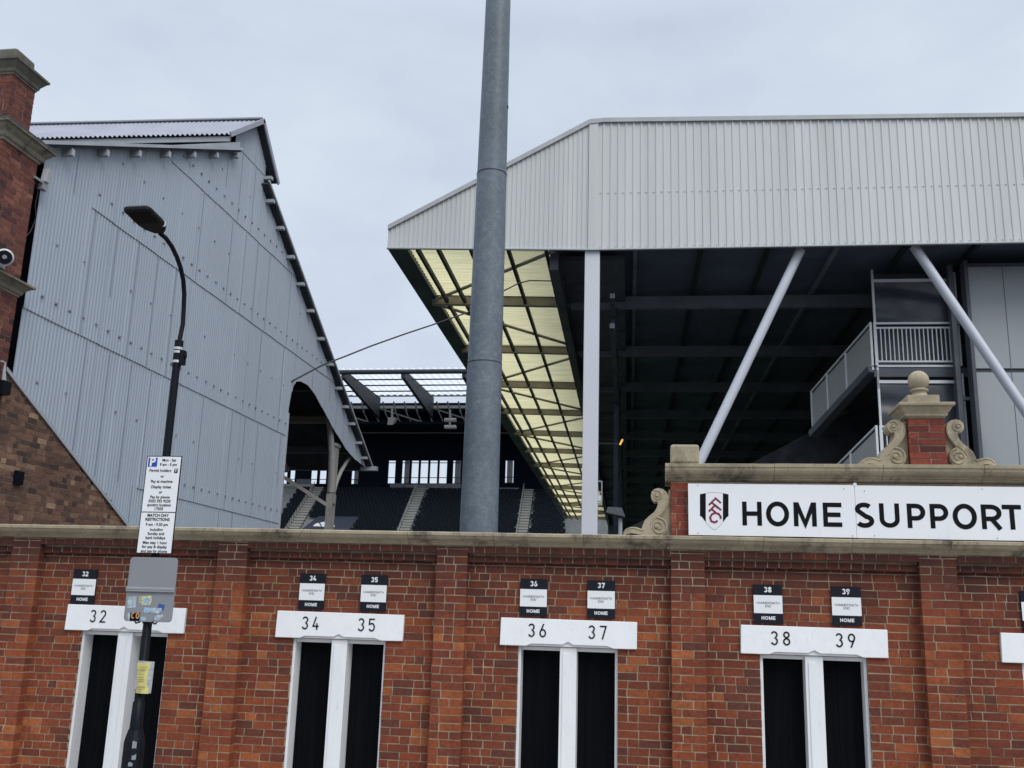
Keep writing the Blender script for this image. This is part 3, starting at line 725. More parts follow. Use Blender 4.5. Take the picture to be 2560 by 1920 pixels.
mb = MB(); mb.beam((XO+.02, 17.83, 12.25), (-60, 17.83-SK*51.7, 12.25), .2, .03)
mb.beam((XO+.025, 16.40, 11.17), (XO+.025, 17.85, 12.24), .03, .10); mb.beam((XO+.025, 17.81, 12.24), (XO+.025, 18.87, 11.26), .03, .10)
mb.build('ridge_capping', m_monitor, ls)
mb = MB(); mb.prism([(XG-.06, 16.92, 10.9), (XG-.06, 16.98, 10.9), (XG-.06, 16.98, 11.45), (XG-.06, 16.92, 11.45)], (-50, -SK*50, 0)); mb.build('monitor_wall', m_navy, ls, recalc=True)
mb = MB(); mb.prism([(XO-.02, 12.6, ztop(12.6)), (XO-.02, 16.93, ztop(16.93)), (XO-.02, 16.93, ztop(16.93)+.21)], (-.03, 0, 0)); mb.build('upstand_board', m_gable2, ls, recalc=True)
# verge of the front roof and the little purlin ends under it
mb = MB(); mb.beam((XO+.015, 11.05, 8.26), (XO+.015, 16.98, 11.15), .03, .05); mb.beam((XO+.015, 18.38, 11.11), (XO+.015, 27.22, 6.26), .03, .05)
mb.build('verge_board', m_gable2, ls)
for px in (530, 785, 1020, 1235, 1420, 1585, 1735):
    q = onX(px/2.91, 80+880/2.91, XO); zz = ztop(q.y)-.03
    mb = MB(); mb.box(XG-.1, XO+.01, q.y-.035, q.y+.035, zz-.11, zz-.01); mb.build('purlin_end', m_gable2, ls)
for px, py in ((600,386),(590,402),(618,478),(640,548),(661,610),(682,668),(704,727),(724,784),(743,832),(757,880),(770,922),(785,962),(797,992)):
    q = vX(px-6, py, XO); zz = (ztop(q.y) if q.y > 18.5 else 11.3)-.06
    mb = MB(); mb.box(XG-.1, XO+.03, q.y-.05, q.y+.05, zz-.05, zz+.02); mb.build('purlin_end', m_gable2, ls)
# gutter at the foot of the rear roof
mb = MB(); mb.box(-60, XG-.15, 27.1, 27.28, 6.14, 6.26); mb.build('gutter', m_navy, ls)
mb = MB(); mb.box(XG-.15, XO+.16, 27.1, 27.28, 6.14, 6.26); mb.build('gutter_end', m_gable2, ls)
# interior: purlins, lattice truss and cast iron columns
for k_ in range(7):
    yy = 19.2+k_*1.15; mb = MB(); mb.box(-60, XG-.1, yy-.06, yy+.06, ztop(yy)-.30, ztop(yy)-.12); mb.build('purlin', m_beam if k_ % 2 else m_navy2, ls)
for X_ in (-10.8, -17, -23):
    mb = MB(); mb.beam((X_, 12, 6.75), (X_, 26.6, 6.75), .12, .16); mb.beam((X_, 12, 6.3), (X_, 18.2, 10.9), .1, .14); mb.beam((X_, 18.2, 10.9), (X_, 27.0, 6.1), .1, .14)
    for a, b in ((14.5,16),(17,16),(17,19.5),(22,19.5),(22,24)): mb.beam((X_, a, 6.3), (X_, b, ztop(b)-.3), .06, .1)
    mb.build('truss', m_beam, ls)
def iron_col(X_, Y_):
    mb = MB()
    for sx_ in (-.10, .10): mb.beam((X_, Y_+sx_*1.15, 0), (X_, Y_+sx_, 5.0), .16, .07, up=(0,1,0))
    z = 0.3; s_ = 1
    while z < 4.9: mb.beam((X_, Y_-.1*s_, z), (X_, Y_+.1*s_, z+.33), .05, .04); z += .33; s_ = -s_
    mb.box(X_-.09, X_+.09, Y_-.13, Y_+.13, 4.9, 5.15)
    mb.hexa([(X_-.07, Y_-.12, 5.15), (X_+.07, Y_-.12, 5.15), (X_+.07, Y_+.12, 5.15), (X_-.07, Y_+.12, 5.15)], [(X_-.07, Y_-.15, 6.45), (X_+.07, Y_-.15, 6.45), (X_+.07, Y_+.16, 6.45), (X_-.07, Y_+.16, 6.45)]); mb.box(X_-.1, X_+.1, Y_-.2, Y_+.2, 6.42, 6.5)
    pts = [(X_, Y_-.05, 5.2)]+[(X_, Y_-.05-1.1*(t/5)**2, 5.2+2.6*(t/5)) for t in range(1, 6)]; mb.tube(pts, [.11,.1,.09,.085,.08,.07], 8)
    pts = [(X_, Y_+.05, 4.9)]+[(X_, Y_+.05+1.5*(t/5)**1.8, 4.9+1.6*(t/5)) for t in range(1, 6)]; mb.tube(pts, [.08,.065,.06,.055,.05,.05], 8)
    mb.beam((X_-.05, Y_-.1, 4.85), (X_-2.3, Y_-.6, 6.2), .09, .09)
    return mb.build('column', m_iron, ls)
iron_col(-8.62, 24.75); iron_col(-14.8, 24.15); iron_col(-21, 24.15)
mb = MB(); mb.box(-60, -9.7, 10.9, 11.3, 0, 8.3); mb.build('street_wall', m_brick_twr, ls)
mb = MB(); mb.box(-60, XG-.35, 11.4, 20.6, 0, 1.2)
for k_ in range(8): mb.box(-60, XG-.35, 11.4+k_*1.1, 20.6, 1.2+k_*0, 1.21)
mb.build('terrace_floor', m_terr, ls)
mb = MB(); mb.box(XG-.5, XG-.46, 11.4, 20.85, 0, 8.2); mb.build('inner_lining', m_navy, ls)

# things fixed to the tower
q = onX(95, 445, TX-.0)
fl = thing('flood_lamp', (TX+.0, 11.35, 7.4), 'small pale box floodlight on a bracket beside the tower cornice', 'floodlight')
mb = MB(); qa = vX(92, 380, XG+.1); mb.hexa([Vector((qa.x+a, qa.y+b, qa.z-.09)) for a, b in ((0,-.04),(.07,-.01),(.06,.08),(0,.06))], [Vector((qa.x+a+.02, qa.y+b, qa.z+.10)) for a, b in ((0,-.04),(.07,-.01),(.06,.08),(0,.06))]); mb.build('lamp_body', m_trim, fl, bevel=.008)
mb = MB(); mb.beam((qa.x+.03, qa.y-.2, qa.z-.11), (qa.x+.03, qa.y+.08, qa.z-.11), .03, .03); mb.box(qa.x-.02, qa.x+.05, qa.y-.03, qa.y+.07, qa.z-.20, qa.z-.125); mb.build('bracket', m_grey, fl)
mb = MB(); P0 = [vX(78, 395, XG+.15), vX(82, 415, XG+.12), vX(76, 440, XG+.1), vX(78, 470, XG+.08), vX(66, 500, XG+.06), vX(55, 512, XG+.05)]; mb.tube(P0, .008, 6); mb.build('lead_wire', m_cable, fl)
hs = thing('horn_speaker', (TX+.15, 10.6, 6.4), 'round white horn loudspeaker fixed on the brick tower', 'loudspeaker')
hc = vX(10, 556, TX+.22); ax = Vector((.55, -.8, -.22)).normalized(); mb = MB()
ring = [hc-ax*.26, hc-ax*.16, hc-ax*.08, hc-ax*.02, hc+ax*.02, hc+ax*.02, hc-ax*.05, hc-ax*.12]
mb.tube(ring, [.045, .05, .07, .10, .108, .10, .07, .035], 20, cap=True); mb.build('horn', m_white, hs)
mb = MB(); mb.tube([hc+ax*.012, hc+ax*.021], [.088, .088], 20); mb.build('horn_throat', m_lamp, hs)
mb = MB(); mb.tube([hc+ax*.021, hc+ax*.05], [.03, .022], 12); mb.build('driver', m_grey, hs)
mb = MB(); mb.beam(hc-ax*.2, hc-ax*.2+Vector((-.25, 0, 0)), .03, .05); mb.box(hc.x-.24, hc.x-.2, hc.y-.0, hc.y+.3, hc.z-.05, hc.z+.12); mb.build('bracket', m_grey, hs)
dp = thing('drain_pipe', (TX+.05, 11.0, 4.5), 'short pale pipe ending in a black box low on the brick tower', 'pipe')
mb = MB(); a_ = [vX(3, 780, TX+.05), vX(10, 784, TX+.05), vX(9, 800, TX+.05), vX(8, 822, TX+.05)]; mb.tube(a_, [.015,.018,.02,.03], 8); mb.build('pipe', m_gable2, dp)
mb = MB(); q = vX(7, 832, TX+.06); mb.box(TX+.01, TX+.12, q.y-.08, q.y+.08, q.z-.12, q.z+.05); mb.build('junction_box', m_lamp, dp)

# ================================================================== RIGHT STAND (own frame, turned 1.9 degrees)
A = R(1.9); SO = Vector((-1.9, 26.0, 0)); SU = Vector((math.cos(A), math.sin(A), 0)); SV_ = Vector((-math.sin(A), math.cos(A), 0))
CORN = onY(1280*VS, 540*VS, 26.0); SO = Vector((CORN.x, CORN.y, 0))
def S(u, v, z): return SO+SU*u+SV_*v+Vector((0, 0, z))
def onV(x, y, v):      # view pixel -> (u, z) on the plane v
    d = ray(x*VS, y*VS); c = CP-SO; t = (v-c.dot(SV_))/d.dot(SV_); p = c+d*t; return p.dot(SU), p.z
rs = thing('clad_grandstand', (4, 30, 0), 'large modern grandstand with pale ribbed cladding, white corner column and yellowed roof sheets', 'grandstand')
def sbox(mb, u0, u1, v0, v1, z0, z1): mb.hexa([S(u0,v0,z0), S(u1,v0,z0), S(u1,v1,z0), S(u0,v1,z0)], [S(u0,v0,z1), S(u1,v0,z1), S(u1,v1,z1), S(u0,v1,z1)])
UL, UR = -5.94, 22.0
def ftop(u): return 16.36+(u-.09)*(16.36-13.02)/6.05 if u < -.1 else (16.36-.021*(u+.1) if u < 30 else 0)
def fbot(u): return 12.29+(-u)*.0237 if u < 0 else 12.29+.003*u
mb = MB(); u = UL; prev = None
prof = lambda f: 0 if f < .62 else (1 if .70 < f < .90 else ((f-.62)/.08 if f <= .70 else (1-f)/.10))
def ribs(u0, u1, pit, depth, n=10):
    prev = None; steps = int((u1-u0)/pit)*n
    us = []
    k = 0
    while True:
        base_ = u0+k*pit
        if base_ > u1: break
        for f in (0, .62, .70, .90): us.append((base_+f*pit, prof(f)))
        k += 1
    for (u_, d_) in us:
        if u_ > u1: break
        v_ = -.02-depth*d_; seg_ = [(fbot(u_)), 14.08+.0*u_, ftop(u_)-.04]
        if seg_[1] > seg_[2]-.1: seg_[1] = (seg_[0]+seg_[2])/2
        cur = [S(u_, v_-.012, seg_[0]), S(u_, v_-.004, seg_[1]), S(u_, v_, seg_[1]), S(u_, v_, seg_[2])]
        if prev:
            mb.add([prev[0], cur[0], cur[1], prev[1]], [(0,1,2,3)], .5); mb.add([prev[2], cur[2], cur[3], prev[3]], [(0,1,2,3)], .5)
        prev = cur
ribs(UL, -.12, .135, .022); ribs(.12, UR, .216, .026)
u = .2
while u < UR:   # screws at the bottom and middle laps
    for z in (fbot(u)+.07, 14.0): 
        mb.hexa([S(u,-.05,z), S(u+.03,-.05,z), S(u+.03,-.03,z), S(u,-.03,z)], [S(u,-.05,z+.03), S(u+.03,-.05,z+.03), S(u+.03,-.03,z+.03), S(u,-.03,z+.03)])
    u += .216
mb.build('ribbed_cladding', m_fascia, rs)
mb = MB()   # flat corner flashing
mb.hexa([S(-.13,-.075,fbot(0)), S(.13,-.075,fbot(0)), S(.13,.3,fbot(0)), S(-.13,.3,fbot(0))], [S(-.13,-.075,ftop(-.13)-.1), S(.13,-.075,ftop(.1)-.05), S(.13,.3,ftop(.1)-.05), S(-.13,.3,ftop(-.13)-.1)])
mb.build('corner_flashing', m_fascia, rs)
mb = MB(); mb.prism([S(UL,-.1,ftop(UL)-.04), S(-.1,-.1,16.17), S(.3,-.1,16.21), S(UR,-.1,ftop(UR)-.1), S(UR,-.1,ftop(UR)+.02), S(.3,-.1,16.34), S(-.12,-.1,16.31), S(UL,-.1,ftop(UL)+.10)], SV_*.25)
mb.beam(S(UL,-.05,fbot(UL)-.015), S(0,-.05,fbot(0)-.015), .10, .03); mb.beam(S(0,-.05,fbot(0.1)-.015), S(UR,-.05,fbot(UR)-.015), .10, .03)
mb.build('edge_capping', m_trim, rs, recalc=True)
mb = MB()   # roof body: top sheets behind the fascia
top_ = [(UL, 13.05), (-.1, 16.35), (UR, 15.9)]
mb.prism([S(-1.3,.1,12.75), S(-1.3,.1,15.4), S(-.1,.1,16.1), S(UR,.1,15.7), S(UR,.1,12.75)], SV_*80)
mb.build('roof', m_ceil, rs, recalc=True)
mb = MB(); pit = .27; v = .3; prev = None    # translucent sheets, corrugated, running 80 m back
while v < 80:
    z_ = .035*math.sin(2*math.pi*v/pit)
    cur = [S(-5.42, v, 12.66+z_), S(-1.33, v, 12.56+z_)]
    if prev: mb.add([prev[0], cur[0], cur[1], prev[1]], [(0,1,2,3)], .5, True)
    prev = cur; v += pit/6 if v < 40 else pit/4
mb.build('translucent_roof_sheet', m_yellow, rs)
mb = MB(); mb.prism([S(UL,0,fbot(UL)), S(-5.42,0,12.50), S(-5.42,0,12.70), S(UL,0,13.0)], SV_*80); mb.build('eaves_gutter', m_navy, rs, recalc=True)
for u_ in (-5.08, -4.47, -3.51, -2.42, -1.33):
    mb = MB(); zz = 12.50-(u_+5.42)*.0237; mb.beam(S(u_, .1, zz-.03), S(u_, 80, zz-.03), .085, .16); mb.build('purlin', m_under, rs)
for k_ in range(13):
    v = 5.0+6.08*k_; mb = MB(); b0 = 12.24
    for z_, hh, wd in ((b0, .03, .2), (b0+.17, .31, .03), (b0+.34, .03, .2)): mb.beam(S(UL+.35, v, z_+.12), S(-.9, v, z_), wd, hh)
    mb.build('roof_beam', m_beam, rs)
    mb = MB(); mb.beam(S(-.9, v, b0+.1), S(20, v, b0+.12), .2, .40); mb.build('rafter', m_raft, rs)
    mb = MB(); v2 = v-6.08
    if k_ % 2 == 0: mb.tube([S(UL+.4, v-.15, b0+.2), S(-1.1, max(v2+.8, .2), b0+.12)], .055, 8)
    else: mb.tube([S(UL+.4, v2+.2, b0+.2), S(-1.1, v-.8, b0+.12)], .055, 8)
    mb.build('wind_brace', m_beam, rs)
for j_ in range(9):   # ceiling ribs of the dark part
    mb = MB(); u_ = 1.2+j_*1.9; mb.beam(S(u_, .4, 12.66), S(u_, 80, 12.66), .12, .12); mb.build('ceiling_rib', m_raft if j_ % 3 == 0 else m_under, rs)
mb = MB(); sbox(mb, -.215, .205, .0, .42, 0, 12.27); mb.build('corner_column', m_column, rs, bevel=.015)
def brace(a, b):
    mb = MB(); mb.tube([S(a[0], .35, a[1]), S(b[0], .35, b[1])], .132, 20); mb.build('tubular_brace', m_tube, rs)
brace((5.78, 12.35), (-.1+.0, 0.0)); brace((8.82, 12.40), (15.45, .2))
# dark interior: inner gutter truss, rear wall, terrace, columns
mb = MB(); sbox(mb, -1.25, -1.0, .5, 80, 11.9, 12.6); sbox(mb, -1.0, .9, 1.0, 80, 12.35, 12.5); mb.build('valley_gutter', m_navy2, rs)
for k_ in range(1, 13):
    mb = MB(); v = 5.0+6.08*k_-6.08; sbox(mb, .45, .62, v-.1, v+.1, 0, 12.3) if k_ % 2 == 0 else sbox(mb, .45, .65, v-.1, v+.1, 11.0, 12.3)
    mb.build('inner_column', m_navy, rs)
mb = MB()
mb.beam(S(.55, .8, 11.2), S(.55, 80, 11.2), .14, .14); mb.beam(S(.55, .8, 10.3), S(.55, 80, 10.3), .14, .14)
for k_ in range(40): mb.beam(S(.55, 1+k_*2, 11.2 if k_ % 2 else 10.3), S(.55, 3+k_*2, 10.3 if k_ % 2 else 11.2), .08, .08)
mb.build('lattice_truss', m_navy2, rs)
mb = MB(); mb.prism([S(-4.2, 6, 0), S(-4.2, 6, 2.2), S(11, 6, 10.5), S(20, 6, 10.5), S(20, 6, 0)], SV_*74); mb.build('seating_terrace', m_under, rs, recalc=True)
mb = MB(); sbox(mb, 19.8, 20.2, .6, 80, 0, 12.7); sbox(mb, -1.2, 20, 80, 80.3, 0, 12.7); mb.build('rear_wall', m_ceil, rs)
# grey panelled stair tower on the right
u0, _ = onV(2088, 577, 1.6); _, zt = onV(2100, 577, 1.6); _, zm = onV(2110, 800, 1.6)
mb = MB(); sbox(mb, u0, UR, 1.6, 1.75, zm+.06, zt); sbox(mb, u0, UR, 1.6, 1.75, 0, zm-.06)
mb.build('stair_tower_panel', plain('satin_grey_panel', (.36, .385, .405), .35, var=.06, scale=.3), rs)
mb = MB(); sbox(mb, u0-.10, u0-.005, 1.5, 1.9, 0, 12.4); sbox(mb, u0-.45, u0-.32, 1.8, 2.0, 0, 12.4); sbox(mb, u0, UR, 1.66, 1.72, zm-.06, zm+.06); sbox(mb, u0, UR, 1.62, 1.9, zt+.0, zt+.12)
for z in (4, 6.2, 8.4, 10.6): sbox(mb, u0-.32, u0-.1, 1.85, 1.95, z, z+.1)
u1, _ = onV(2175, 700, 1.6); 
mb.build('stair_tower_frame', m_navy2, rs)
mb = MB(); sbox(mb, u1, u1+.015, 1.592, 1.6, 0, zt); mb.build('panel_joint', m_navy2, rs)
# balconies with white rails
def balcony(dy):
    f = lambda x, y: onV(x, y+0, 2.2)
    ul, zt_ = f(1890, 697); ur, _ = f(2060, 697); _, zb = f(1893, 783); _, zs = f(1893, 832); _, zc = f(1887, 605); _, zp = f(1884, 583)
    D = -dy; v0 = 2.2
    zt_, zb, zs, zc, zp = (z+D for z in (zt_, zb, zs, zc, zp))
    t = MB(); w_ = .055
    sbox(t, ul-.05, ur+.05, v0-.04, v0+.02, zt_-.06, zt_); sbox(t, ul, ur, v0-.03, v0+.02, zt_-.19, zt_-.14); sbox(t, ul, ur+.02, v0-.03, v0+.02, zb, zb+.05); sbox(t, ul, ur+.02, v0-.03, v0+.02, zb-.14, zb-.08)
    n_ = 18
    for i in range(n_+1):
        u_ = ul+.02+(ur-ul-.04)*i/n_; sbox(t, u_-.014, u_+.014, v0-.02, v0+.012, zb+.05, zt_-.19)
    for u_ in (ul-.03, ul-.14): sbox(t, u_-.03, u_+.03, v0-.06, v0, zb-.1, zt_+.0)
    t.build('balcony_rail', m_white, rs)
    t = MB(); sbox(t, ul-.03, ul+.03, v0-.01, v0+.05, zs-.1 if dy == 0 else zb-.3, zp); sbox(t, ur-.03, ur+.03, v0-.01, v0+.05, zb-.1, zc+.22); sbox(t, ul, ur, v0-.02, v0+.03, zc-.07, zc+.02); sbox(t, ur+.1, ur+.15, v0-.01, v0+.05, zb-.1, zc+.22)
    t.build('screen_post', m_white, rs)
    t = MB(); nx, nz = 26, 14; g_ = []
    for j in range(nz+1):
        for i in range(nx+1):
            a = i/nx; b = j/nz; wv = .03*math.sin(9*b+3*a*a+dy)*(1-.6*a)+.035*math.sin(5*a+14*b)*b*(1-b)
            g_.append(S(ul+.03+(ur-ul-.06)*a, v0+.03+wv, zt_+.02+(zc-.07-zt_-.02)*b))
    t.add(g_, [(j*(nx+1)+i, j*(nx+1)+i+1, (j+1)*(nx+1)+i+1, (j+1)*(nx+1)+i) for j in range(nz) for i in range(nx)], 0, True)
    t.build('screen_sheet', plain('dark_pvc_sheet', (.055, .06, .075), .3, var=.3, scale=2), rs)
    t = MB(); sbox(t, ul-.1, ur+.3, v0+.0, v0+2.5, zb-.42, zb-.15); sbox(t, ul+.05, ur, v0+.35, v0+.4, zb, zc+.3); t.build('landing_slab', m_navy2, rs)
    # gangway rail running back and down
    a = (ul-.13, v0+.02); b = (ul-.13-1.2, v0+3.0); dz = 1.36
    t = MB()
    def SP(k, z): return S(a[0]+(b[0]-a[0])*k, a[1]+(b[1]-a[1])*k, z-dz*k)
    h_ = Vector((0, 0, 0))
    t.add([SP(0, zb-.02), SP(1, zb-.02), SP(1, zt_-.12), SP(0, zt_-.12)], [(0,1,2,3)]); off = SU*.02
    t.add([SP(0, zb-.02)+off, SP(1, zb-.02)+off, SP(1, zt_-.12)+off, SP(0, zt_-.12)+off], [(3,2,1,0)])
    t.build('gangway_panel', plain('pale_panel', (.40, .40, .40), .5, var=.05), rs)
    t = MB(); t.beam(SP(0, zt_-.02), SP(1, zt_-.02), .05, .05); t.beam(SP(0, zb-.04), SP(1, zb-.04), .05, .05)
    for k_ in (0, .40, .72, 1): t.beam(SP(k_, zb-.22), SP(k_, zt_), .06, .05, up=(0,1,0))
    t.build('gangway_rail', m_white, rs)
    t = MB(); t.beam(SP(0, zb-.2), SP(1, zb-.2), .3, .2); t.build('gangway_stringer', m_navy2, rs)
balcony(0); balcony(3.05)
# small clutter by the inner edge
fp = thing('floodlight_on_post', tuple(S(.9, 2, 0)), 'dark square lamp on a grey post just right of the white column', 'floodlight')
ua, za = onV(1340, 1120, 2.5)
mb = MB(); mb.tube([S(ua, 2.5, 0), S(ua, 2.5, za)], .06, 10); mb.build('post', m_gable2, fp)
uh, zh = onV(1332, 1107, 2.5); mb = MB(); mb.hexa([S(uh-.3,2.3,zh-.02), S(uh+.25,2.3,zh-.14), S(uh+.25,2.8,zh-.14), S(uh-.3,2.8,zh-.02)], [S(uh-.25,2.3,zh+.14), S(uh+.15,2.3,zh+.12), S(uh+.15,2.8,zh+.12), S(uh-.25,2.8,zh+.14)]); mb.build('lamp_head', plain('dull_grey', (.10,.11,.12)), fp)
ub, zb_ = onV(1300, 1063, 1.0)
nb = thing('box_lamp', tuple(S(ub, 1, zb_)), 'tiny box lamp in a pale frame fixed to the right of the white column', 'lamp')
mb = MB()
for a_, b_ in (((-.12,-.35),(.0,-.35)), ((.0,-.35),(.0,.3)), ((.0,.3),(-.12,.3)), ((-.12,0),(.0,0))): mb.beam(S(ub+a_[0], 1, zb_+a_[1]), S(ub+b_[0], 1, zb_+b_[1]), .03, .03, up=(0,1,0))
mb.build('frame', m_gable2, nb); mb = MB(); sbox(mb, ub-.12, ub-.02, .95, 1.1, zb_-.25, zb_-.1); mb.build('lamp_body', m_white, nb)
ue, ze = onV(1342, 955, 9.0)
em = bpy.data.materials.new('amber_lamp_glow'); em.use_nodes = True; bb = em.node_tree.nodes['Principled BSDF']; bb.inputs['Base Color'].default_value = (.6,.35,.05,1); bb.inputs['Emission Color'].default_value = (1,.55,.1,1); bb.inputs['Emission Strength'].default_value = .8
al = thing('amber_lamp', tuple(S(ue, 9, ze)), 'tiny glowing amber lamp inside the dark stand', 'lamp')
mb = MB(); mb.tube([S(ue-.05, 9, ze-.10), S(ue+.05, 9, ze+.10)], .035, 8); mb.build('bulb', em, al)
mb = MB(); mb.beam(S(ue-.1, 9.05, ze-.05), S(ue-1.2, 9.05, ze-.05), .05, .05); mb.build('arm', m_navy2, al)

# ================================================================== FLOODLIGHT MAST
ms_ = thing('floodlight_mast', (-3.745, 20, 0), 'tall tapering galvanised steel mast rising between the two stands', 'mast')
mc = lambda z: (-3.745-.0*z)
prs = [(0, .41), (7.42, .362), (11.82, .331), (16.3, .291), (24, .235)]
def mast_r(z):
    for (a, b), (c, d) in zip(prs, prs[1:]):
        if a <= z <= c: return b+(d-b)*(z-a)/(c-a)
for za_, zb_2 in ((0, 7.44), (7.40, 11.84), (11.80, 24)):
    mb = MB(); n_ = 16; pts = []; rad = []
    for i in range(n_+1):
        z = za_+(zb_2-za_)*i/n_; pts.append((-3.745, 20, z)); rad.append(mast_r(min(z, 24))+(.010 if za_ == 0 else .005 if za_ < 8 else 0))
    mb.tube(pts, rad, 40); mb.build('mast_section', m_galv, ms_)
for zr_ in (7.42, 11.82, 16.4):
    mb = MB(); mb.tube([(-3.745, 20, zr_-.012), (-3.745, 20, zr_+.012)], mast_r(zr_)+.012, 40, cap=True); mb.build('joint_ring', m_far_dark, ms_)
q = vY(1098, 232, 20); mb = MB(); mb.tube([(q.x-.08, 19.98, q.z), (q.x+.0, 19.98, q.z)], .045, 10); mb.build('lug', m_lamp, ms_)
# cable across
ca = thing('overhead_cable', tuple(vX(628, 825, XG+.03)), 'thin dark cable sagging from the gable wall across to the right stand', 'cable')
pp = [(628,825,20.95),(660,808,21.2),(700,787,21.6),(745,770,22.1),(800,748,22.6),(870,723,23.3),(945,698,24.0),(1010,675,24.6),(1085,630,25.3),(1120,612,25.8),(1145,606,26.1),(1190,607,26.6),(1262,612,27.2)]
mb = MB(); mb.tube([vY(a, b, c) for a, b, c in pp], .019, 6); mb.build('wire', m_cable, ca)

# ================================================================== FAR STAND
fs = thing('far_stand', (-30, 125, 0), 'distant dark covered stand with navy seats, pale steps and bright windows along its back', 'grandstand')
ZR = 31.0
fy = onZ(880*VS, 803*VS, ZR).y; by = onZ(1000, 996, ZR).y
XA, XB = -66, 12
mb = MB(); mb.tube([(XA, fy, ZR), (XB, fy, ZR)], .3, 14); mb.build('eaves_tube', m_far_dark, fs)
zz3 = lambda x, y: (660+x/3.456, 860+y/3.456)
mb = MB(); xx = XA; prev = None
while xx < XB:
    z_ = .10*math.sin(2*math.pi*xx/.9); cur = [(xx, fy+.3, ZR+.5+z_), (xx, by, ZR+.5+z_)]
    if prev: mb.add([prev[0], cur[0], cur[1], prev[1]], [(0,1,2,3)], .5, True)
    prev = cur; xx += .15
mb.build('clear_roof_sheet', m_clear, fs)
for yy in (275, 328, 378, 428):
    p = onZ(*zz3(1000, yy), ZR); mb = MB(); mb.box(XA, XB, p.y-.12, p.y+.12, ZR+.25, ZR+.38); mb.build('purlin', m_far_dark, fs)
rx = onZ(*zz3(1195, 235), ZR).x; dx = rx-onZ(*zz3(672, 235), ZR).x
for k_ in range(-5, 5):
    X_ = rx+k_*dx
    if not XA < X_ < XB: continue
    mb = MB(); mb.prism([(X_-.22, fy, ZR-.7), (X_-.22, by+1, ZR-2.6), (X_-.22, by+1, ZR+.3), (X_-.22, fy, ZR+.3)], (.44, 0, 0)); mb.build('rafter', m_far_dark, fs, recalc=True)
mb = MB(); mb.box(XA, XB, by, by+.3, ZR+.3, ZR+.55); mb.box(XA, XB, by+1.5, by+2, ZR-4.6, ZR-3.7); mb.box(XA, XB, by+2, 136, ZR-1.0, ZR-.6); mb.build('roof_beam', m_fargrey, fs)
mb = MB(); X_ = XA
while X_ < XB: mb.beam((X_, by+.2, ZR-.4), (X_+.3, by+.6, ZR-1.9), .16, .16); mb.beam((X_+.3, by+.6, ZR-1.9), (X_+dx/5*.6, by+1, ZR-3.2), .12, .12); X_ += dx/5
for k_ in range(-5, 5): mb.beam((rx+k_*dx, by+.8, ZR-1.2), (rx+(k_+1)*dx, by+.8, ZR-3.6), .2, .2)
mb.build('roof_stay', m_fargrey, fs)
# back wall with window openings at Y=132
BW = 133.0
wins = [(130,208,1050,1208,0),(218,275,1050,1208,0),(400,466,1055,1208,0),(474,545,1055,1208,0),(750,822,1060,1210,1),(1065,1140,1005,1205,0),(1185,1262,1005,1205,1),(1266,1340,1005,1205,0),(1344,1422,1005,1205,0),(1426,1503,1005,1205,0),(1507,1585,1005,1205,0),(1625,1705,1005,1205,1),(1930,2028,1005,1200,0),(2080,2160,1005,1200,1)]
W_ = []
for a, b, t, bt, cshadow in wins:
    p = onY(*zz3(a, bt), BW); q = onY(*zz3(b, t), BW); W_.append((p.x, q.x, p.z, q.z))
zbm = min(w_[2] for w_ in W_)-.0; ztm = max(w_[3] for w_ in W_)
mb = MB(); mb.box(XA, XB, BW, BW+.22, ztm+.02, ZR+.3); mb.box(XA, XB, BW, BW+.22, 2, zbm-.02)
xs_ = XA
for (a, b, c, d) in W_:
    if a > xs_+.02: mb.box(xs_, a, BW, BW+.22, zbm-.02, ztm+.02)
    if c > zbm+.03: mb.box(a, b, BW, BW+.22, zbm-.02, c)
    if d < ztm-.03: mb.box(a, b, BW, BW+.22, d, ztm+.02)
    xs_ = b
mb.box(xs_, XB, BW, BW+.22, zbm-.02, ztm+.02)
mb.box(XA, XB, BW-9, BW, ZR-4.5, ZR-4.2)
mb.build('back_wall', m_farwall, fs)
for (a, b, c, d), wdef in zip(W_, wins):
    mb = MB(); e_ = .035; h = d-c
    mb.box(a, a+e_, BW+.02, BW+.2, c, d); mb.box(b-e_, b, BW+.02, BW+.2, c, d); mb.box(a, b, BW+.02, BW+.2, d-e_, d); mb.box(a, b, BW+.02, BW+.2, c, c+e_)
    mb.box(a, b, BW+.04, BW+.18, c+h*.24, c+h*.24+.09)
    if h > 3.2: mb.box(a, b, BW+.04, BW+.18, d-h*.12, d-h*.12+.10)
    wo = mb.build('window', m_far_dark, fs)
    mb = MB(); mb.box(a, b, BW+.10, BW+.11, c, d); mb.build('pane', m_glass, wo)
for i in (4, 6, 11, 13):     # round columns seen through the panes
    a, b, c, d = W_[i]; mb = MB(); mb.tube([(a+(b-a)*.42, BW+1.5, 0), (a+(b-a)*.36, BW+1.5, d+1)], .42, 14); mb.build('rear_column', m_fargrey, fs)
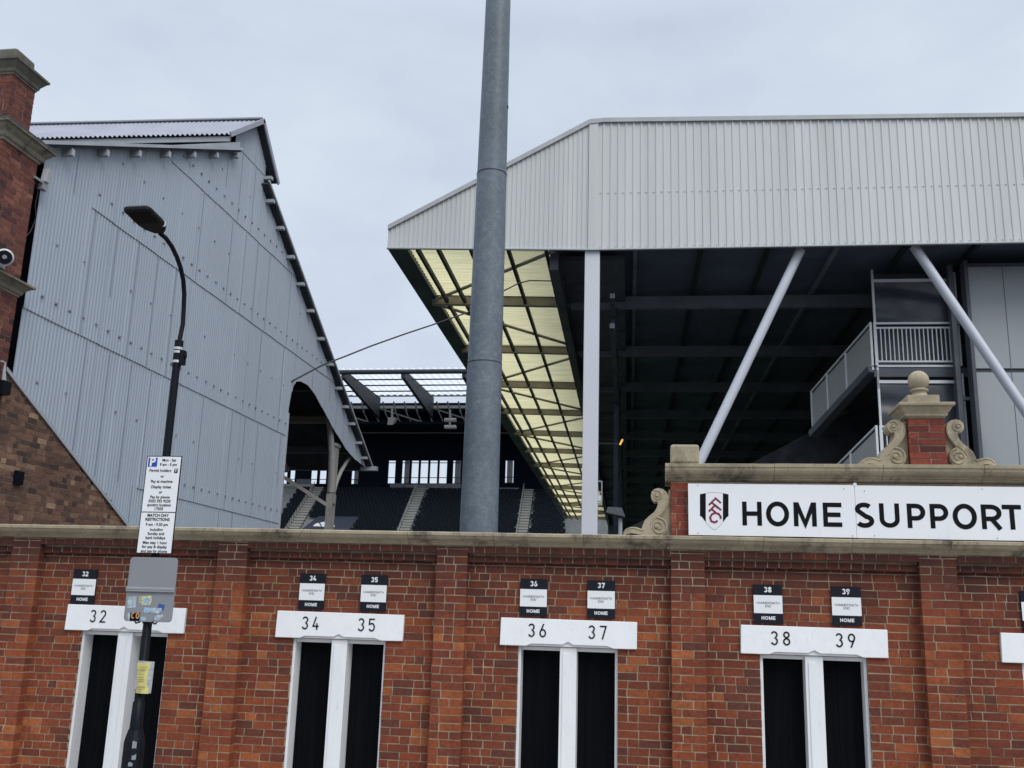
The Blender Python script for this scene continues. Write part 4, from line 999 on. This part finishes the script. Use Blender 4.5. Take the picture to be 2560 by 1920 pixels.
# seating
rows = 18; Y0 = 117.0; ZB = onY(1000, 1332, Y0).z-.3
ytop = Y0+.8*(rows-1); ZT = onY(1000, 1217, ytop).z-.55; rise = (ZT-ZB)/(rows-1)
mb = MB()
for r_ in range(rows): mb.box(XA, XB, Y0+.8*r_-.35, BW-.1, ZB+rise*(r_-1)+.0, ZB+rise*r_)
mb.box(XA, XB, Y0-.5, BW-.15, 3, ZB-rise)
for r_ in range(1, 16): mb.box(XA, XB, Y0-.8*r_-.35, Y0-.8*r_+.4, 3, ZB-rise*r_ if ZB-rise*r_ > 3.2 else 3.1)
mb.build('terrace', m_terr, fs)
aisles = []
for (t0, t1), (b0, b1) in (((430,512),(195,290)), ((1315,1400),(1165,1250)), ((2250,2330),(2190,2275))):
    pa = onY(*zz3(b0, 1612), Y0); pb = onY(*zz3(b1, 1612), Y0); ta = onY(*zz3(t0, 1270), ytop); tb = onY(*zz3(t1, 1270), ytop)
    aisles.append((pa.x, pb.x, ta.x, tb.x))
def in_aisle(x, r_, m=.15):
    for a, b, c, d in aisles:
        k_ = r_/(rows-1)
        if a+(c-a)*k_-m < x < b+(d-b)*k_+m: return True
    return False
mb = MB()
for a, b, c, d in aisles:
    mb = MB()
    for r_ in range(rows+1):
        k_ = r_/(rows-1); x0 = a+(c-a)*k_; x1 = b+(d-b)*k_; z = ZB+rise*r_
        mb.box(x0, x1, Y0+.8*r_-.50, Y0+.8*r_+.1, z-rise*.32, z+.03); mb.box(x0, x1, Y0+.8*r_-.85, Y0+.8*r_-.25, z-rise*.88, z-rise*.58)
        mb.box(x0-.16, x0-.08, Y0+.8*r_-.2, Y0+.8*r_-.12, z, z+.85)
    mb.build('aisle_steps', m_step, fs)
    mb = MB()
    for r_ in range(rows+1):
        k_ = r_/(rows-1); x0 = a+(c-a)*k_; x1 = b+(d-b)*k_; z = ZB+rise*r_; mb.box(x0-.1, x1+.1, Y0+.8*r_-.40, Y0+.8*r_+.1, z-rise*1.0, z-.0)
    mb.build('aisle_shadow_plate', m_far_dark, fs)  # dark plates painted in for the shadow gaps between the steps
def seat_geo(mb, x, y, z):
    mb.box(x-.215, x+.215, y+.16, y+.21, z+.30, z+.80); mb.box(x-.20, x+.20, y-.05, y+.12, z+.32, z+.72, sides=(0,1,3,4))
xl, xr = onY(*zz3(90, 1600), Y0).x, onY(*zz3(2600, 1600), Y0).x
tarpx = (onY(*zz3(300, 1560), Y0).x, onY(*zz3(735, 1560), Y0).x)
seats = []
for r_ in range(rows-1):
    x = xl-(r_*.12)-(.25 if r_ % 2 else 0)
    while x < xr-.3*r_*.3:
        if not in_aisle(x, r_, .3) and not (r_ < 5 and tarpx[0]-.2 < x < tarpx[1]+.2): seats.append((r_, x+random.uniform(-.03, .03)))
        x += .5
seats.sort(key=lambda s_: (s_[0], abs(s_[1]-onY(1000, 1325, Y0).x)))
sm = MB(); seat_geo(sm, 0, 0, 0)
first = None; rest = MB(); cnt = 0
L_ = world_loc(fs)
for r_, x in seats:
    y = Y0+.8*r_; z = ZB+rise*r_
    if cnt < 100:
        if first is None:
            me = bpy.data.meshes.new('seat'); me.from_pydata(sm.v, [], sm.f); me.materials.append(m_seat); first = me
        o = bpy.data.objects.new('seat', first); COL.objects.link(o); o.parent = fs; o.location = (x-L_.x, y-L_.y, z-L_.z)
    else: seat_geo(rest, x, y, z)
    cnt += 1
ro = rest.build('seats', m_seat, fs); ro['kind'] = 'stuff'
mb = MB(); m_tarp = plain('navy_cover', (.022, .028, .045), .5, var=.15)
mb.add([(tarpx[0]+.3, Y0-.4, ZB+.3), (tarpx[1], Y0-.4, ZB+.3), (tarpx[1], Y0+.8*4.6, ZB+rise*4.6+.6), (tarpx[0]+1.2, Y0+.8*4.6, ZB+rise*4.6+.6)], [(0,1,2,3)])
to = mb.build('seat_cover', m_tarp, fs)
mb = MB()
for poly in (((428,1575),(455,1552),(480,1548),(500,1578)), ((492,1545),(530,1537),(545,1580),(510,1580)), ((585,1540),(600,1545),(620,1580),(590,1580))):
    mb.add([onY(*zz3(*p), Y0+.0)+Vector((0, -.3, 0)) for p in poly], [(0,1,2,3)])
mb.build('cover_lettering', m_inkw, fs)
# ledges, boxes and rails at the back row
def lz(a, b, t, bt, Y=None, dep=.5, nm='back_ledge', mt=None):
    Y = Y or ytop+.3; p = onY(*zz3(a, bt), Y); q = onY(*zz3(b, t), Y); mb = MB(); mb.box(p.x, q.x, Y, Y+dep, p.z, q.z); mb.build(nm, mt or m_fargrey, fs)
lz(120, 410, 1228, 1268); lz(1400, 1715, 1243, 1256); lz(2010, 2200, 1243, 1256); lz(1190, 1400, 1215, 1250, ytop+1.5); lz(1400, 1700, 1208, 1243, ytop+2)
lz(120, 420, 1212, 1228, ytop+.2, .8, 'ledge_rail', m_step); m_slate = plain('slate_box', (.09, .10, .125))
for q_ in ((1085, 1205, 1204, 1278), (1212, 1290, 1230, 1280), (275, 400, 1168, 1228, ytop+.8)): lz(*q_, nm='equipment_box', mt=m_slate)
# two hanging speaker clusters
hg = 'equipment hung from the far roof'
t = thing('hanging_loudspeaker', tuple(onY(*zz3(1100, 580), 120)), 'grey box loudspeaker hung on a rod from the far stand roof', 'loudspeaker', None)
mb = MB(); a = onY(*zz3(1107, 560), 120); b = onY(*zz3(1107, 640), 120); mb.tube([a, b], .14, 8); mb.build('rod', m_iron, t)
mb = MB(); p = onY(*zz3(1066, 698), 120); q = onY(*zz3(1140, 636), 120); mb.hexa([(p.x,120,p.z),(q.x-.4,120,p.z),(q.x-.4,121,p.z+.3),(p.x,121,p.z+.3)], [(p.x+.1,119.8,q.z),(q.x,119.8,q.z),(q.x,121,q.z),(p.x+.1,121,q.z)]); mb.build('speaker_box', m_iron, t)
t = thing('hanging_light_bar', tuple(onY(*zz3(1605, 580), 120)), 'pale cross shaped light bar hung on a rod from the far stand roof', 'lamp', None)
mb = MB(); a = onY(*zz3(1608, 570), 120); b = onY(*zz3(1605, 715), 120); mb.tube([a, b], .13, 8); mb.build('rod', m_iron, t)
for y_ in (657, 717):
    mb = MB(); a = onY(*zz3(1560, y_), 120); b = onY(*zz3(1660, y_), 120); mb.tube([a, b], .26, 8); mb.build('lamp_tube', m_iron, t)

# ================================================================== LAMP POST with its signs
LXP, LYP = -4.6, 8.5
lp = thing('street_lamp', (LXP, LYP, 0), 'black street lamp with a curved arm standing in front of the brick wall', 'street lamp')
mb = MB(); mb.tube([(LXP, LYP, 0), (LXP, LYP, 1.02), (LXP, LYP, 1.03), (LXP, LYP, 1.12)], [.09, .088, .085, .062], 20); mb.build('base_compartment', m_lamp, lp)
mb = MB(); mb.tube([(LXP, LYP, 1.1), (LXP, LYP, 1.35), (LXP, LYP, 1.36), (LXP, LYP, 2.6), (LXP, LYP, 4.45)], [.056, .05, .040, .038, .036], 20); mb.build('post', m_lamp, lp)
mb = MB(); mb.tube([(LXP, LYP, 4.42), (LXP, LYP, 4.68)], .041, 18); mb.build('sleeve', m_lamp, lp)
mb = MB()
for z_ in (4.60, 4.565, 4.47): mb.tube([(LXP, LYP, z_-.012), (LXP, LYP, z_+.012)], .044, 18)
mb.build('steel_band', plain('bright_band', (.6, .6, .62), .3, .6), lp)
mb = MB(); mb.tube([(LXP+.04, LYP, 4.53), (LXP+.085, LYP, 4.53)], .025, 10); mb.box(LXP+.035, LXP+.075, LYP-.03, LYP+.03, 4.44, 4.58); mb.build('sensor', m_lamp, lp)
armp = [vX(x, y, LXP) for x, y in ((392,740),(395,700),(397,665),(398,635),(396,605),(390,578),(382,555),(371,532),(358,514),(346,504))]
mb = MB(); mb.tube([(LXP, LYP, 4.66)]+armp[1:], [.022]*len(armp), 12); mb.build('curved_arm', m_lamp, lp)
# lamp head: flat LED lantern, built on the arm's end and reaching over the road
e1 = armp[-1]; hd = (vX(300, 450, LXP)-vX(345, 500, LXP)); 
P_near = vX(294, 450, LXP); P_far = vX(344, 500, LXP); d_ = (P_near-P_far); L_h = d_.length; d_n = d_.normalized(); sdv = Vector((1, 0, 0)); up_ = sdv.cross(d_n).normalized()
if up_.z < 0: up_ = -up_
def lamp_pt(t, s_, h): return P_far+d_n*(t*L_h)+sdv*s_+up_*h
outl = [(-.02,.045),(.05,.07),(.15,.10),(.34,.125),(.92,.128),(1.0,.118),(1.02,.10)]
bot_, top2 = [], []
O2 = [(t, s_) for t, s_ in outl]+[(t, -s_) for t, s_ in outl[::-1]]
mb = MB(); n_ = len(O2)
lower = [lamp_pt(t, s_, -.018) for t, s_ in O2]; mid = [lamp_pt(t, s_*1.02, .015) for t, s_ in O2]; upper = [lamp_pt(.5+(t-.5)*.9, s_*.75, .06-.03*abs(t-.3)) for t, s_ in O2]
vs = lower+mid+upper; fs_ = [tuple(range(n_)), tuple(range(3*n_-1, 2*n_-1, -1))]
for r_ in range(2):
    for i in range(n_): fs_.append((r_*n_+i, r_*n_+(i+1) % n_, (r_+1)*n_+(i+1) % n_, (r_+1)*n_+i))
mb.add(vs, fs_); mb.build('lamp_head', m_lamp, lp, bevel=.006, recalc=True)
mb = MB(); mb.add([lamp_pt(t, s_, -.021) for t, s_ in ((.45,-.095),(.92,-.095),(.92,.095),(.45,.095))], [(0,1,2,3)]); mb.build('lamp_glass', m_glassdark, lp)
mb = MB(); mb.beam(lamp_pt(.30,.118,.0), lamp_pt(.33,.118,.0), .02, .05); mb.build('hinge_clip', m_white, lp)
# peeled sticker remains on the base
for (x_, z_, w_, h_) in ((.045, 1.0, .035, .03), (.05, .9, .02, .02), (.03, .84, .03, .018), (.05, .76, .02, .03)):
    mb = MB(); a0 = math.asin(x_/.09); pts = []
    for i in range(4):
        a = a0-.2+.4*i/3; pts.append((LXP+.0905*math.sin(a), LYP-.0905*math.cos(a)))
    mb.add([(p[0], p[1], z_-h_+random.uniform(-.006,.006)) for p in pts]+[(p[0], p[1], z_+h_+random.uniform(-.008,.008)) for p in pts], [(i, i+1, i+5, i+4) for i in range(3)])
    mb.build('sticker_remains', m_grey, lp)

# parking sign
ps = thing('parking_sign', (-4.575, 8.43, 2.64), 'tall white parking sign headed P with match day restrictions, on the lamp post', 'sign')
px0, px1, pz0, pz1 = -4.75, -4.402, 2.645, 3.545; PYs = 8.425
mb = MB(); mb.box(px0, px1, PYs, PYs+.006, pz0, pz1); mb.build('backing', m_ink, ps)
mb = MB(); mb.box(px0+.008, px1-.008, PYs-.002, PYs-.0002, pz0+.008, pz1-.008); mb.build('panel', m_signw, ps)
Hs = pz1-pz0; fz = lambda y: pz1-(y-40)/508*Hs; cx_ = (px0+px1)/2
mb = MB(); mb.box(px0+.018, px0+.108, PYs-.0035, PYs-.0021, fz(98), fz(50)); mb.build('parking_symbol', m_inkb, ps)
mes = []
def L(body, y, x=cx_, size=.036, bold=.0007): mes.append(bfont('t', body, size, x, fz(y), PYs-.0045, m_ink, ps, bold=bold))
L('Mon - Sat', 63, px0+.225, .035); L('9 am - 5 pm', 86, px0+.222, .035); L('Permit holders', 118, cx_-.026, .036)
for s_, y in (('or',148),('Pay at machine',175),('Display ticket',204),('or',231),('Pay by phone',257),('0203 292 9230',278),('quoting location',298),('17505',318),('9 am - 9.30 pm',399),('including',425),('Sunday and',446),('bank holidays',467),('Max stay 1 hour',492),('for pay & display',513),('and pay by phone',535)): L(s_, y)
L('MATCH DAY', 352, cx_, .036, .001); L('RESTRICTIONS', 373, cx_, .036, .001)
for m__ in mes: join_meshes('text_line', [m__], m_ink, ps)
mes = [bfont('t', 'P', .115, px0+.062, fz(74), PYs-.005, m_inkw, ps, bold=.004)]; join_meshes('letter_p', mes, m_inkw, ps)
mb = MB(); mb.box(px1-.062, px1-.028, PYs-.0035, PYs-.0021, fz(130), fz(107)); mb.box(px0+.008, px1-.008, PYs-.0033, PYs-.0021, fz(337), fz(333)); mb.build('zone_box', m_ink, ps)
join_meshes('zone_letter', [bfont('t', 'Y', .036, px1-.045, fz(118), PYs-.005, m_inkw, ps, bold=.0015)], m_inkw, ps)
mb = MB()
for z_ in (3.3, 2.85): mb.tube([(LXP, LYP, z_-.015), (LXP, LYP, z_+.015)], .043, 14); mb.box(LXP-.012, LXP+.012, 8.432, 8.47, z_-.015, z_+.015)
mb.build('clamp', m_lamp, ps)
# grey plate with stickers
gp = thing('grey_sign_back', (-4.565, 8.43, 2.04), 'blank grey rounded plate with torn stickers below the parking sign', 'sign plate')
gx0, gx1, gz0, gz1 = -4.797, -4.333, 2.043, 2.613
def rrect(x0, x1, z0, z1, r_, n=5):
    P = []
    for cx, cz, a0 in ((x1-r_, z1-r_, 0), (x0+r_, z1-r_, 90), (x0+r_, z0+r_, 180), (x1-r_, z0+r_, 270)):
        P += [(cx+r_*math.cos(R(a0+90*i/n)), cz+r_*math.sin(R(a0+90*i/n))) for i in range(n+1)]
    return P
mb = MB(); mb.prism([(x, 8.425, z) for x, z in rrect(gx0, gx1, gz0, gz1, .035)], (0, .004, 0)); mb.build('plate', m_grey, gp, recalc=True)
zr = gz1-(gz1-gz0)*.50; mb = MB(); mb.box(gx0+.0, gx1-.0, 8.405, 8.4245, zr-.022, zr+.018); mb.box(gx0, gx1, 8.40, 8.4045, zr-.004, zr+.012); mb.build('channel_rail', plain('aluminium', (.36,.37,.39), .35, .3), gp, bevel=.002)
zp = lambda x, y: (300+x/4.367, 1380+y/4.367)
def stk(pts, mat, name, d=.0): 
    mb = MB(); mb.add([onY(*zp(*p), 8.4235-d) for p in pts], [tuple(range(len(pts)))]); return mb.build(name, mat, gp)
sw = plain('sticker_white', (.45,.52,.58), .5, var=.5, scale=60); sb_ = plain('sticker_pale_blue', (.32,.47,.62), .5, var=.5, scale=50); sn = plain('sticker_blue', (.04,.09,.30), .5, var=.3, scale=40); sy = plain('sticker_cream', (.6,.58,.32), .5, var=.5, scale=70)
stk([(82,490),(180,483),(172,605),(78,612)], sw, 'sticker'); stk([(225,482),(340,475),(350,520),(330,580),(232,575),(240,530)], sy, 'sticker'); stk([(250,505),(320,500),(315,560),(255,565)], sb_, 'sticker', .0006)
stk([(205,490),(235,485),(235,500),(205,505)], sy, 'sticker'); stk([(205,515),(235,510),(235,525),(205,530)], sy, 'sticker'); stk([(205,540),(235,535),(235,550),(205,555)], sy, 'sticker')
stk([(425,565),(492,578),(470,645),(405,620)], sn, 'sticker'); stk([(262,605),(455,612),(458,640),(420,676),(360,664),(258,662)], sb_, 'sticker', .0007); stk([(330,607),(440,612),(455,640),(420,672),(370,660)], sw, 'sticker', .0011)
stk([(372,718),(400,690),(470,682),(468,708),(410,752),(378,748)], sw, 'sticker'); stk([(225,708),(285,706),(282,750),(222,748)], sb_, 'sticker'); stk([(82,665),(110,660),(105,748),(84,745)], sw, 'sticker')
stk([(112,662),(222,662),(212,752),(102,752)], m_ink, 'sticker', .0004)
so_ = plain('sticker_orange', (.62,.30,.13), .5, var=.1)
mb = MB(); pz = onY(*zp(162, 728), 8.42); letters(mb, 'CO', pz.x, pz.z, .055, .2, 8.4215, gap=.15, fixed=.66); mb.build('sticker_lettering', so_, gp)
mb = MB(); a_ = onY(*zp(318, 766), 8.44)
for s_ in (-1, 1): mb.tube([(LXP+s_*.038, LYP-.02, a_.z+.02), (LXP+s_*.045, LYP-.06, a_.z+.0), (LXP+s_*.075, LYP-.07, a_.z-.012), (LXP+s_*.095, LYP-.068, a_.z+.012), (LXP+s_*.09, LYP-.068, a_.z+.04)], .008, 6)
mb.build('clip', m_lamp, gp)
# yellow notice
yn = thing('yellow_notice', (-4.6, 8.44, 1.45), 'crumpled yellow notice in a clear plastic sleeve tied round the lamp post', 'notice')
zp2 = lambda x, y: (280+x/5.929, 1640+y/5.929)
def sheet(name, c4, mat, Y, nx=8, nz=10, amp=.008, ph=0):
    g_ = []; a, b, c, d = [onY(*zp2(*p), Y) for p in c4]     # TL TR BR BL
    for j in range(nz+1):
        for i in range(nx+1):
            s_, t_ = i/nx, j/nz; p = (a*(1-s_)+b*s_)*(1-t_)+(d*(1-s_)+c*s_)*t_
            g_.append(p+Vector((0, amp*math.sin(5*s_+3*t_+ph)+.04*(s_-.4)**2, 0)))
    mb = MB(); mb.add(g_, [(j*(nx+1)+i, j*(nx+1)+i+1, (j+1)*(nx+1)+i+1, (j+1)*(nx+1)+i) for j in range(nz) for i in range(nx)], 0, True)
    return mb.build(name, mat, yn), g_
sheet('plastic_sleeve', [(385,68),(628,85),(555,560),(322,480)], plain('cloudy_plastic', (.42,.44,.46), .25, var=.35, scale=25), 8.435)
_, gg = sheet('paper', [(372,100),(572,95),(520,565),(340,545)], plain('yellow_paper', (.62,.56,.20), .7, var=.18, scale=18), 8.428)
mb = MB()
for y_, x0_, x1_ in ((165,375,530),(195,380,495),(215,375,490),(270,372,475),(316,368,470),(350,366,470),(378,360,470),(450,355,495),(472,352,490),(500,350,450),(528,350,430)):
    a, b = onY(*zp2(x0_, y_), 8.414), onY(*zp2(x1_, y_-2), 8.414); mb.beam(a, b, .001, .0035)
mb.build('small_print', plain('faded_print', (.16,.13,.07), .7), yn)
